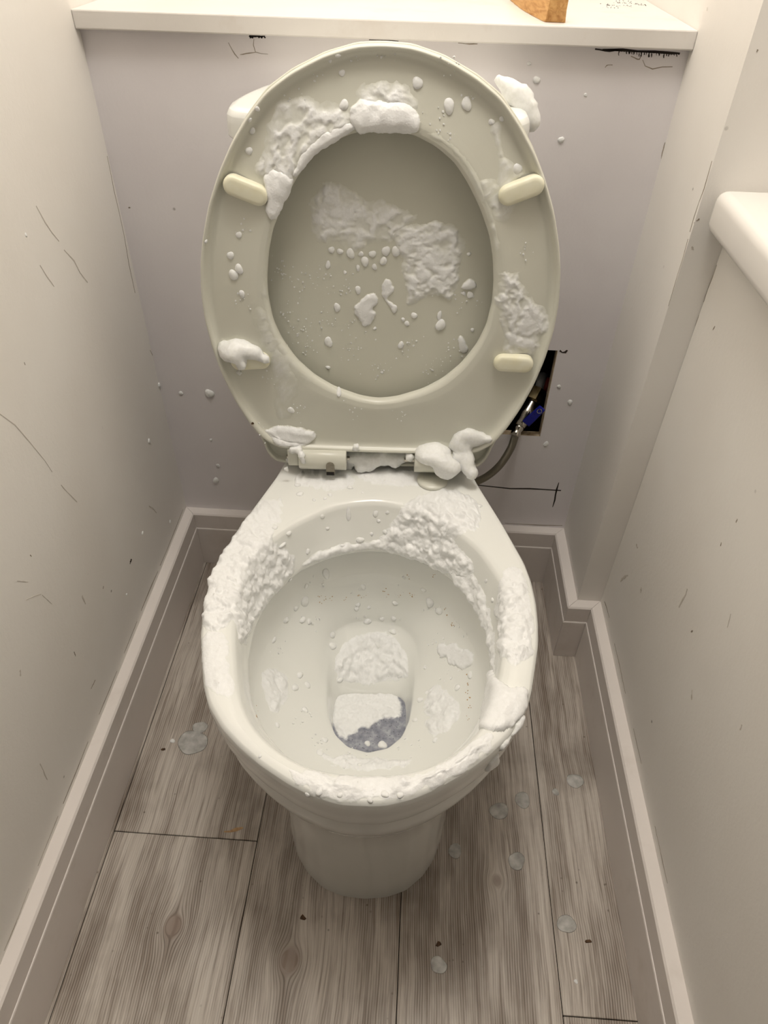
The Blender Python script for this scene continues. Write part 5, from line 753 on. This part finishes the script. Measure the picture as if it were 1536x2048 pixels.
  ('foam puddle on the left plank below the rim', (-0.27495, -0.40041), 0.02168),
  ('pale foam puddle on the left plank by the lip', (-0.26999, -0.37407), 0.01103),
  ('faint greenish puddle in front of the pedestal', (0.10652, -0.67614), 0.00992),
 ],
}
supply = empty('water_supply', (.2314, .03, .362), 0, label='isolating valve with blue lever and braided hose in the wall hole', category='water valve')
def sup(o): o.matrix_parent_inverse = Matrix.Translation((-.2314, -.03, -.362)); return o
A_, B_ = np.array((.2400, .046, .386)), np.array((.2075, -.003, .3349))            # valve axis
def ax(t): return A_+(B_-A_)*t
sup(seg_tube('valve_body', ax(.22), ax(.86), 0, 'chrome', supply, 20, [.0085, .0105, .0105, .0125, .0125, .0105, .0105, .0085]))
sup(seg_tube('nut', ax(-.02), ax(.24), .0125, 'brass', supply, 6))
sup(seg_tube('hose_ferrule', ax(.84), ax(1.10), 0, 'chrome', supply, 20, [.0078, .0084, .0084, .0070, .0084, .0084, .0072]))
sup(seg_tube('inlet_pipe', (.2470, .070, .4010), ax(0), .0075, 'whitepipe', supply, 16))
sup(seg_tube('red_tail', (.2545, .052, .4060), (.2500, .045, .3830), .0042, 'redpipe', supply, 12))
# lever: rounded plate with a hanging hole ring
bm = bmesh.new(); bm_box(bm, (-.0195, -.0075, -.0022), (.0195, .0075, .0022), .0018, 2)
for v in bm.verts:
    if v.co.x > .012: v.co.y *= .82
me = bpy.data.meshes.new('lever'); bm.to_mesh(me); bm.free()
lev = sup(link('lever', me, 'blue', supply))
lev.matrix_basis = Matrix.Translation((.2302, -.0042, .3690)) @ Matrix.Rotation(math.radians(-56), 4, 'Y') @ Matrix.Rotation(math.radians(78), 4, 'X')
ring_v, ring_f = tube([(.0125+.0036*math.cos(a), .0036*math.sin(a), .0026) for a in np.linspace(0, 2*math.pi, 20)], .0007, 8)
sup(link('lever_eye', mesh('lever_eye', ring_v, ring_f), 'chrome', supply)).matrix_basis = lev.matrix_basis.copy()
hp = catmull([(.2075, -.003, .3349), (.2040, -.012, .3270), (.1985, -.022, .3122), (.1845, -.035, .2904), (.1648, -.050, .2780), (.1413, -.063, .2715), (.126, -.072, .2700)], 10)
V_, F = tube(hp, .0062, 16)
me = mesh('braided_hose', V_, F); uv = me.uv_layers.new(name='UVMap')
for p in me.polygons:
    for li in p.loop_indices:
        vi = me.loops[li].vertex_index; uv.data[li].uv = ((vi % 16)/16, (vi//16)/len(hp)*3)
sup(link('braided_hose', me, 'hose', supply, True))

# ================================================================ marks, cracks and flakes
def ribbon(name, pts, nrms, w, m, parent=None, lift=.0003, jit=0, seed=0):
    rs = random.Random(seed); P = np.array(pts, float); N_ = np.array(nrms, float)
    if len(P) < 4:
        t = np.linspace(0, len(P)-1, 6); P = np.array([np.interp(t, range(len(P)), P[:, i]) for i in range(3)]).T; N_ = np.array([np.interp(t, range(len(N_)), N_[:, i]) for i in range(3)]).T
    T = np.gradient(P, axis=0); V_, F = [], []
    for i in range(len(P)):
        s = np.cross(N_[i], T[i]); s /= np.linalg.norm(s)+1e-9
        ww = w*(.5+.5*math.sin(math.pi*(i+.6)/(len(P)+.2)))*(1+rs.uniform(-jit, jit)); c = P[i]+N_[i]*lift+s*rs.uniform(-jit, jit)*w*.6
        V_ += [c-s*ww/2, c+s*ww/2, c+s*ww/2-N_[i]*lift*.9, c-s*ww/2-N_[i]*lift*.9]
    for i in range(len(P)-1):
        for a in range(4): F.append((4*i+a, 4*i+(a+1) % 4, 4*i+4+(a+1) % 4, 4*i+4+a))
    o = link(name, mesh(name, V_, F), m)
    if parent:
        o.parent = parent; o.matrix_parent_inverse = parent.matrix_world.inverted()
    return o
OBJ = lambda n: bpy.data.objects[n]
bpy.context.view_layer.update()
for i, (nm, par, w, m, pts, nr) in enumerate(D['marks']):
    ribbon(nm, pts, nr, w, m, OBJ(par), jit=.5, seed=i)
def flake(name, p, n, r, m, seed, flat=.25, parent=None, **props):
    rs = random.Random(seed); n = Vector(n); z = n.to_track_quat('Z', 'Y').to_matrix(); V_, F = [], []; k = 9
    rad = [r*rs.uniform(.45, 1.1) for _ in range(k)]
    for lv, s in ((0, 1), (r*flat, .8)):
        for j in range(k):
            a = 2*math.pi*j/k; V_.append(Vector(p)+z@Vector((rad[j]*s*math.cos(a), rad[j]*s*.7*math.sin(a), lv+rs.uniform(0, r*.08)*(lv > 0)+.0002)))
    F = [(j, (j+1) % k, k+(j+1) % k, k+j) for j in range(k)] + [tuple(range(k, 2*k)), tuple(range(k))[::-1]]
    o = link(name, mesh(name, V_, F), m, **props)
    if parent: o.parent = parent; o.matrix_parent_inverse = parent.matrix_world.inverted()
    return o
for i, (lab, r, p, n) in enumerate(D['flakes']):
    flake('dirt_flake', p, n, r, 'chip', i, label=lab, category='flake')
def specks(name, m, parent, lst, seed, rr, spread, per, flat=.08, **props):
    """fine flecks joined into one uncountable part"""
    rs = random.Random(seed); V_, F = [], []
    for p, n in lst:
        n = Vector(n); z = n.to_track_quat('Z', 'Y').to_matrix()
        for _ in range(per):
            c = Vector(p)+z@Vector((rs.gauss(0, spread), rs.gauss(0, spread), .0002)); r = rs.uniform(*rr); b0 = len(V_); k = 6; a0 = rs.uniform(0, 6)
            for lv in (-.0006, r*flat):
                for j in range(k): V_.append(c+z@Vector((r*rs.uniform(.5, 1.2)*math.cos(a0+j*1.047), r*rs.uniform(.5, 1.2)*math.sin(a0+j*1.047), lv)))
            F += [(b0+j, b0+(j+1) % k, b0+k+(j+1) % k, b0+k+j) for j in range(k)] + [tuple(range(b0+k, b0+2*k))]
    o = link(name, mesh(name, V_, F), m, kind='stuff', **props)
    if parent: o.parent = parent; o.matrix_parent_inverse = parent.matrix_world.inverted()
    return o
specks('rust_stain', 'rust', toilet, D['rust'], 2, (.0004, .0011), .0022, 3)
specks('ledge_debris', 'ink', OBJ('ledge_board'), D['ledge_debris'], 3, (.0003, .0009), .0045, 9, .3)

# ================================================================ FOAM
def foam_mat(name, under, rough):
    """foam whose colour fades to that of the surface where it thins out"""
    m, nt, b = new_mat(name); p = pos(nt)
    at = nd(nt, 'ShaderNodeAttribute'); at.attribute_name = 'cover'
    n = noise(nt, p, 260, 4, .6)
    v = nd(nt, 'ShaderNodeTexVoronoi'); v.inputs['Scale'].default_value = 480; nt.links.new(p, v.inputs['Vector'])
    c = mixc(nt, ramp(nt, [(.3, g(0)), (.75, g(1))], n.outputs[0]).outputs[0], lin((241, 241, 239)), lin((248, 248, 247)))
    pv = nd(nt, 'ShaderNodeTexVoronoi'); pv.inputs['Scale'].default_value = 130; nt.links.new(p, pv.inputs['Vector'])
    pn = noise(nt, p, 30, 2)
    pit = mth(nt, 'MULTIPLY', ramp(nt, [(.05, g(1)), (.13, g(0))], pv.outputs['Distance']).outputs[0], ramp(nt, [(.50, g(0)), (.58, g(.35))], pn.outputs[0]).outputs[0])
    c = mixc(nt, pit, c, lin((176, 170, 160)))
    fac = mth(nt, 'MULTIPLY', at.outputs['Fac'], mth(nt, 'ADD', .62, mth(nt, 'MULTIPLY', n.outputs[0], .76)))
    cl = nd(nt, 'ShaderNodeClamp'); nt.links.new(fac, cl.inputs[0])
    nt.links.new(mixc(nt, cl.outputs[0], lin(under), c), b.inputs['Base Color'])
    nt.links.new(ramp(nt, [(0, g(rough)), (.7, g(.40))], cl.outputs[0]).outputs[0], b.inputs['Roughness']); b.inputs['Specular IOR Level'].default_value = .4
    h = mth(nt, 'ADD', mth(nt, 'MULTIPLY', v.outputs['Distance'], .5), n.outputs[0])
    bump(nt, b, mth(nt, 'MULTIPLY', h, cl.outputs[0]), .28, .0012); return m
M['foam_ceramic'] = foam_mat('foam_on_ceramic', (239, 240, 234), .12)
M['foam_plastic'] = foam_mat('foam_on_plastic', (220, 219, 205), .30)
M['foam_water'] = foam_mat('foam_on_water', (150, 152, 162), .25)
def solid_foam(name, col, alt):
    m = simple(name, col, .38, 0, alt, 300, .25, 420, .4)
    b = m.node_tree.nodes['Principled BSDF']; b.inputs['Subsurface Weight'].default_value = .35; b.inputs['Subsurface Radius'].default_value = (.004, .004, .0035); b.inputs['Subsurface Scale'].default_value = 1
    return m
M['drop'] = solid_foam('foam_drop', (248, 248, 245), (240, 240, 236))
def puddle_mat():
    m, nt, b = new_mat('foam_puddle'); p = pos(nt); n = noise(nt, p, 70, 4)
    b.inputs['Base Color'].default_value = lin((238, 236, 230)); b.inputs['Roughness'].default_value = .45
    nt.links.new(ramp(nt, [(.3, g(.30)), (.7, g(.72))], n.outputs[0]).outputs[0], b.inputs['Alpha']); return m
M['puddle'] = puddle_mat()

def hash2(i, j, s):
    x = np.sin(i*127.1+j*311.7+s*74.7)*43758.5453; return x-np.floor(x)
def vnoise(a, b, s):
    i, j = np.floor(a), np.floor(b); u, v = a-i, b-j; u = u*u*(3-2*u); v = v*v*(3-2*v)
    return (hash2(i, j, s)*(1-u)+hash2(i+1, j, s)*u)*(1-v) + (hash2(i, j+1, s)*(1-u)+hash2(i+1, j+1, s)*u)*v
def fbm(a, b, s, o=4):
    r, am, t = 0, .5, 0
    for k in range(o): r = r+am*vnoise(a, b, s+k*3.1); t += am; a, b, am = a*2.03+5.2, b*2.03+1.7, am*.5
    return r/t
def bubbles(a, b, L_, s, dens=.8):
    """soft rounded lumps of cell size L_, 0..1"""
    a, b = a/L_, b/L_; i0, j0 = np.floor(a), np.floor(b); out = np.zeros_like(a)
    for di in (-1, 0, 1):
        for dj in (-1, 0, 1):
            i, j = i0+di, j0+dj; px = i+hash2(i, j, s); py = j+hash2(i, j, s+1.3); rr = .42+.55*hash2(i, j, s+2.7)
            d2 = ((a-px)**2+(b-py)**2)/(rr*rr); bb = np.clip(1-d2, 0, 1)**1.25*rr*(hash2(i, j, s+4.1) < dens)
            out = out+(1-out)*np.clip(bb, 0, .95)
    return out
def poly_sd(a, b, P):
    """signed distance to polygon, positive inside"""
    d = np.full(a.shape, 9.); ins = np.zeros(a.shape, bool); n = len(P)
    for k in range(n):
        x0, y0 = P[k]; x1, y1 = P[(k+1) % n]; ex, ey = x1-x0, y1-y0
        t = np.clip(((a-x0)*ex+(b-y0)*ey)/(ex*ex+ey*ey+1e-12), 0, 1)
        d = np.minimum(d, np.hypot(a-x0-t*ex, b-y0-t*ey))
        if y0 != y1: ins ^= ((y0 > b) != (y1 > b)) & (a < ex*(b-y0)/(y1-y0)+x0)
    return np.where(ins, d, -d)
pan_loft.sample(8, .01); ring_loft.sample(8, .01); lid_loft.sample(8, .01)
pp, rp_, lp_ = pan_loft.par, ring_loft.par, lid_loft.par
ZONES = {'rim': (pan_loft, pp[10], pp[23]), 'skirt': (pan_loft, pp[8], pp[14]), 'bowl': (pan_loft, pp[27], pp[-4]), 'ring': (ring_loft, rp_[3], rp_[16]), 'lid': (lid_loft, lp_[9], lp_[-2])}
FRAME = {'rim': 0, 'skirt': 0, 'bowl': 0, 'ring': 1, 'lid': 1}
TOIL = Matrix.Translation((TX, 0, 0)) @ Matrix.Rotation(TY, 4, 'Z')
SEATW = TOIL @ seat_frame
coarse = {}
def chart(zone, pts):
    lf, s0, s1 = ZONES[zone]
    if zone not in coarse: coarse[zone] = lf.sample(720, .0012, s0, s1)
    q, th, P = coarse[zone]; out = []
    for p in pts:
        d = ((P-np.array(p))**2).sum(-1); k = np.unravel_index(d.argmin(), d.shape); out.append((th[k[1]], q[k[0]]))
    return np.array(out)
def chaikin(P, it=2):
    P = np.asarray(P, float)
    for _ in range(it):
        Q = np.roll(P, -1, 0); P = np.stack([.75*P+.25*Q, .25*P+.75*Q], 1).reshape(-1, P.shape[1])
    return P
def foam_height(a, b, sd, st, s):
    H_, kind = st['H']*.001, st['k']
    w = st.get('w', .006)
    sd = sd + (fbm(a/.010, b/.010, s)-.5)*st.get('rag', .010) + (fbm(a/.004, b/.004, s+9, 2)-.5)*.0012
    t = np.clip(sd/w, 0, 1); e = t*t*(3-2*t) if kind in ('lumpy', 'ridge', 'film') else np.clip(1-(1-t)**2, 0, 1)**.62
    if kind == 'lumpy':
        wa, wb = a+.004*(fbm(a/.012, b/.012, s+20, 2)-.5), b+.004*(fbm(a/.012, b/.012, s+23, 2)-.5)
        h = H_*e*(.06+.16*fbm(wa/.014, wb/.014, s+2, 2)+.46*bubbles(wa, wb, .0125, s, .6)+.30*bubbles(wa, wb, .0065, s+5, .4)+.10*bubbles(a, b, .0034, s+8, .35))
        cov = np.clip(sd/.0040, 0, 1)*1.6
    elif kind == 'whip':
        f = fbm(a/.017, b/.017, s+1, 2); h = H_*e*(.45+.50*f+.16*bubbles(a, b, .012, s+6, .5)+.03*fbm(a/.004, b/.004, s+4, 2)); cov = np.clip(sd/.0012, 0, 1)*1.8
    elif kind == 'ridge':
        wa, wb = a+.010*(fbm(a/.016, b/.016, s+20, 3)-.5), b+.010*(fbm(a/.016, b/.016, s+23, 3)-.5)
        f = np.clip(1.1-np.abs(2*fbm(wa/.018, wb/.014, s+1, 3)-1)*2.0, 0, 1); f = f*f*(3-2*f)
        bb = bubbles(wa, wb, .009, s+6, .5); h = H_*e*(.14+.42*f+.22*bb+.05*bubbles(a, b, .004, s+4, .4)); cov = np.clip(sd/(w*.8), 0, 1)**.8*(.30+.60*f+.35*bb)
    else:   # film
        f = fbm(a/.004, b/.020, s+1, 4)*.45+fbm(a/.014, b/.014, s+7, 3)*.55
        h = H_*e*(.3+.7*f); cov = np.clip(e**.7*np.clip((f-.25)*2.0, 0, 1)*st.get('c', .75), 0, 1)
    return np.where(sd > 0, h, -.0002), np.where(sd > 0, cov, 0)
def foam_patch(name, label, zone, poly, st, s):
    lf, s0, s1 = ZONES[zone]; C_ = chart(zone, poly); th = np.unwrap(C_[:, 0]); R0 = np.mean([np.hypot(p[0]-lf.c[0], p[1]-lf.c[1]) for p in poly])
    step = st.get('step', .0011); m = .008
    t0, t1 = th.min()-m/R0, th.max()+m/R0; q0, q1 = max(s0, C_[:, 1].min()-m), min(s1, C_[:, 1].max()+m)
    q, tt, P = lf.sample(int((t1-t0)*R0/step)+2, step, q0, q1, t0, t1, False)
    tm = np.array([(t0+t1)/2]); qa, _, Pa = lf.sample(2, .001, s0, s1, tm[0], tm[0]+1e-4, False)
    ln = np.r_[0, np.cumsum(np.linalg.norm(np.diff(Pa[:, 0], axis=0), axis=1))]            # true length along the section here
    a, b = np.meshgrid(tt*R0, np.interp(q, qa, ln)); sd = poly_sd(a, b, chaikin(np.stack([th*R0, np.interp(C_[:, 1], qa, ln)], -1)))
    h, cov = foam_height(a, b, sd, st, s)
    du = np.gradient(P, axis=1); dv = np.gradient(P, axis=0); N_ = np.cross(du, dv); N_ /= np.linalg.norm(N_, axis=-1)[..., None]+1e-12
    N_ *= NSIGN[zone]
    return emit_foam(name, label, P+N_*h[..., None], h, cov, zone, st)
NSIGN = {'rim': 1, 'skirt': 1, 'bowl': 1, 'ring': 1, 'lid': 1}
def emit_foam(name, label, Q, h, cov, zone, st):
    nr, nc = h.shape; F = grid_faces(nr, nc, False); hf = h.ravel(); keep = (hf[F] > 0).any(1); F = F[keep]
    used = np.unique(F); mp = -np.ones(nr*nc, int); mp[used] = np.arange(len(used)); F = mp[F]
    if NSIGN.get(zone, 1) < 0: F = F[:, ::-1]
    W = Q.reshape(-1, 3)[used]; MW = np.array(SEATW if FRAME.get(zone, 1) else TOIL); W = W@MW[:3, :3].T+MW[:3, 3]
    org = W.mean(0); me = big_mesh(name, W-org, F)
    at = me.attributes.new('cover', 'FLOAT', 'POINT'); at.data.foreach_set('value', cov.ravel()[used].astype(np.float32))
    o = link(name, me, {'ring': 'foam_plastic', 'lid': 'foam_plastic', 'water': 'foam_water'}.get(zone, 'foam_ceramic'), label=label, category='foam'); o.location = org
    return o
for zone in NSIGN:        # outward sign of each zone: foam grows towards the open side
    lf, s0, s1 = ZONES[zone]; q, tt, P = lf.sample(64, .004, s0, s1)
    N_ = np.cross(np.gradient(P, axis=1), np.gradient(P, axis=0)); k = N_.shape[0]//2
    want = {'rim': N_[2:-2, :, 2].mean(), 'skirt': (N_[k]*(P[k]-np.r_[PC, P[k, 0, 2]])).sum(-1).mean(), 'bowl': N_[..., 2].mean(), 'ring': N_[k, :, 2].mean(), 'lid': N_[k, :, 2].mean()}[zone]
    NSIGN[zone] = 1 if want > 0 else -1
def lid_base(x, y):
    rf = np.hypot(x-SC[0], y-SC[1])/o_lidp.r(np.arctan2(y-SC[1], x-SC[0])); return np.interp(rf, [0, .35, .70, .92], [-.0226, -.0225, -.0215, -.0200])
def foam_plane(label, zone, poly, st, s):
    P2 = np.array(poly)[:, :2]; step = st.get('step', .0010); m = .008; lo_, hi = P2.min(0)-m, P2.max(0)+m
    x, y = np.meshgrid(np.arange(lo_[0], hi[0], step), np.arange(lo_[1], hi[1], step)); h, cov = foam_height(x, y, poly_sd(x, y, chaikin(P2)), st, s)
    z = lid_base(x, y) if zone == 'lid' else np.full(x.shape, poly[0][2])
    return emit_foam('foam_patch', label, np.stack([x, y, z+h], -1), h, cov, zone, st)
FRAME['water'] = 0; NSIGN['lid'] = 1
for i, (label, zone, st, poly) in enumerate(D['patches']):
    if zone in ('lid', 'water'): foam_plane(label, zone, poly, st, 3.7*i+1)
    else: foam_patch('foam_patch', label, zone, poly, st, 3.7*i+1)

# foam clumps: merged blobs standing proud of the surface
def clump(label, balls, res=.0026, amp=.0016, seed=1):
    mb = bpy.data.metaballs.new('tmp'); mb.resolution = res; mb.threshold = .55
    for (x, y, z, r) in balls:
        e = mb.elements.new(); e.co = (x, y, z); e.radius = r*1.62
    ob = bpy.data.objects.new('tmpclump%d' % seed, mb); COL.objects.link(ob); bpy.context.view_layer.update()
    dg = bpy.context.evaluated_depsgraph_get(); me = bpy.data.meshes.new_from_object(ob.evaluated_get(dg)); bpy.data.objects.remove(ob); bpy.data.metaballs.remove(mb)
    n = len(me.vertices); V_ = np.zeros(n*3); me.vertices.foreach_get('co', V_); V_ = V_.reshape(-1, 3)
    N_ = np.zeros(n*3); me.vertices.foreach_get('normal', N_); N_ = N_.reshape(-1, 3)
    d = (fbm(V_[:, 0]/.006+V_[:, 1]/.009, V_[:, 2]/.006-V_[:, 1]/.007, seed)-.5)*2*amp + bubbles(V_[:, 0]+V_[:, 1]*.6, V_[:, 2]-V_[:, 1]*.5, .0055, seed+3, .6)*amp*.7
    V_ = V_+N_*d[:, None]; org = V_.mean(0); V_ -= org
    me.vertices.foreach_set('co', V_.ravel().astype(np.float32)); me.update()
    me.name = 'foam_clump'; o = link('foam_clump', me, 'drop', None, True, label=label, category='foam'); o.location = org
    return o
for i, (label, balls) in enumerate(D['clumps']): clump(label, balls, seed=i+2)

# single drops: bumpy caps, shared mesh data
def drop_mesh(seed, cap=.95):
    nr, ns = 7, 16; V_, F = [], []
    for i in range(nr):
        t = i/(nr-1); r = math.sin((1-t)*math.pi/2)*1.0 if i < nr-1 else .03; z = math.sin(t*math.pi/2)
        for j in range(ns):
            a = 2*math.pi*j/ns; w = 1+.10*math.sin(a*2+seed)+.07*math.sin(a*3+seed*2.3)
            V_.append((r*w*math.cos(a), r*w*math.sin(a), z*(1+.08*math.sin(a*2+seed*1.7)*r) - (.12 if i == 0 else 0)))
    F = [tuple(f) for f in grid_faces(nr, ns, True)] + [tuple(range((nr-1)*ns, nr*ns))]
    me = mesh('foam_drop', V_, F); me.polygons.foreach_set('use_smooth', [True]*len(me.polygons)); me.materials.append(M['drop']); return me
drops = [drop_mesh(k) for k in range(5)]
for gi, (label, group, lst) in enumerate(D['drops']):
    for k, (p, n, r, el, own) in enumerate(lst):
        o = bpy.data.objects.new('foam_drop', drops[(k+gi) % 5]); COL.objects.link(o)
        N_ = Vector(n); dn = Vector((0, 0, -1)) if abs(N_.z) < .9 else Vector((.3, -1, 0)); y = (dn-N_*dn.dot(N_)).normalized(); x = y.cross(N_)
        R_ = Matrix((x, y, N_)).transposed().to_4x4()
        o.matrix_world = Matrix.Translation(Vector(p)) @ R_ @ Matrix.Diagonal((r, r*el, r*.50, 1))
        o['label'] = own or label; o['category'] = 'foam drop'; o['group'] = group
# thin puddles of collapsed foam on the floor
def puddle(label, p, r, seed, h=.00035):
    rs = random.Random(seed); k = 28; V_ = []; ph = [rs.uniform(0, 6) for _ in range(4)]
    for s, z in ((1, 0), (.93, .7), (.75, 1), (.3, 1.02)):
        for j in range(k):
            a = 2*math.pi*j/k; w = 1+.09*math.sin(2*a+ph[0])+.05*math.sin(3*a+ph[1])+.02*math.sin(5*a+ph[2]); V_.append((r*w*s*math.cos(a), r*w*s*math.sin(a), .0003+z*h))
    o = link('foam_puddle', mesh('foam_puddle', V_, [tuple(f) for f in grid_faces(4, k, True)]+[tuple(range(3*k, 4*k)), tuple(range(k))[::-1]]), 'puddle', None, True, label=label, category='puddle', group='foam puddles on the floor')
    o.location = (p[0], p[1], 0)
for i, (label, p, r) in enumerate(D['puddles']): puddle(label, p, r, i)
# fine spatter nobody could count
specks('foam_spatter', 'drop', None, D['spatter_lid'], 11, (.0004, .0012), .009, 16, .5, label='fine foam spatter over the inside of the lid', category='foam')
specks('foam_spatter', 'drop', None, D['spatter_bowl'], 12, (.0006, .0018), .010, 9, .5, label='fine foam spatter over the bowl interior', category='foam')
specks('foam_spatter', 'drop', None, D['spatter_ring'], 13, (.0004, .0013), .006, 8, .5, label='fine foam spatter over the seat ring underside', category='foam')
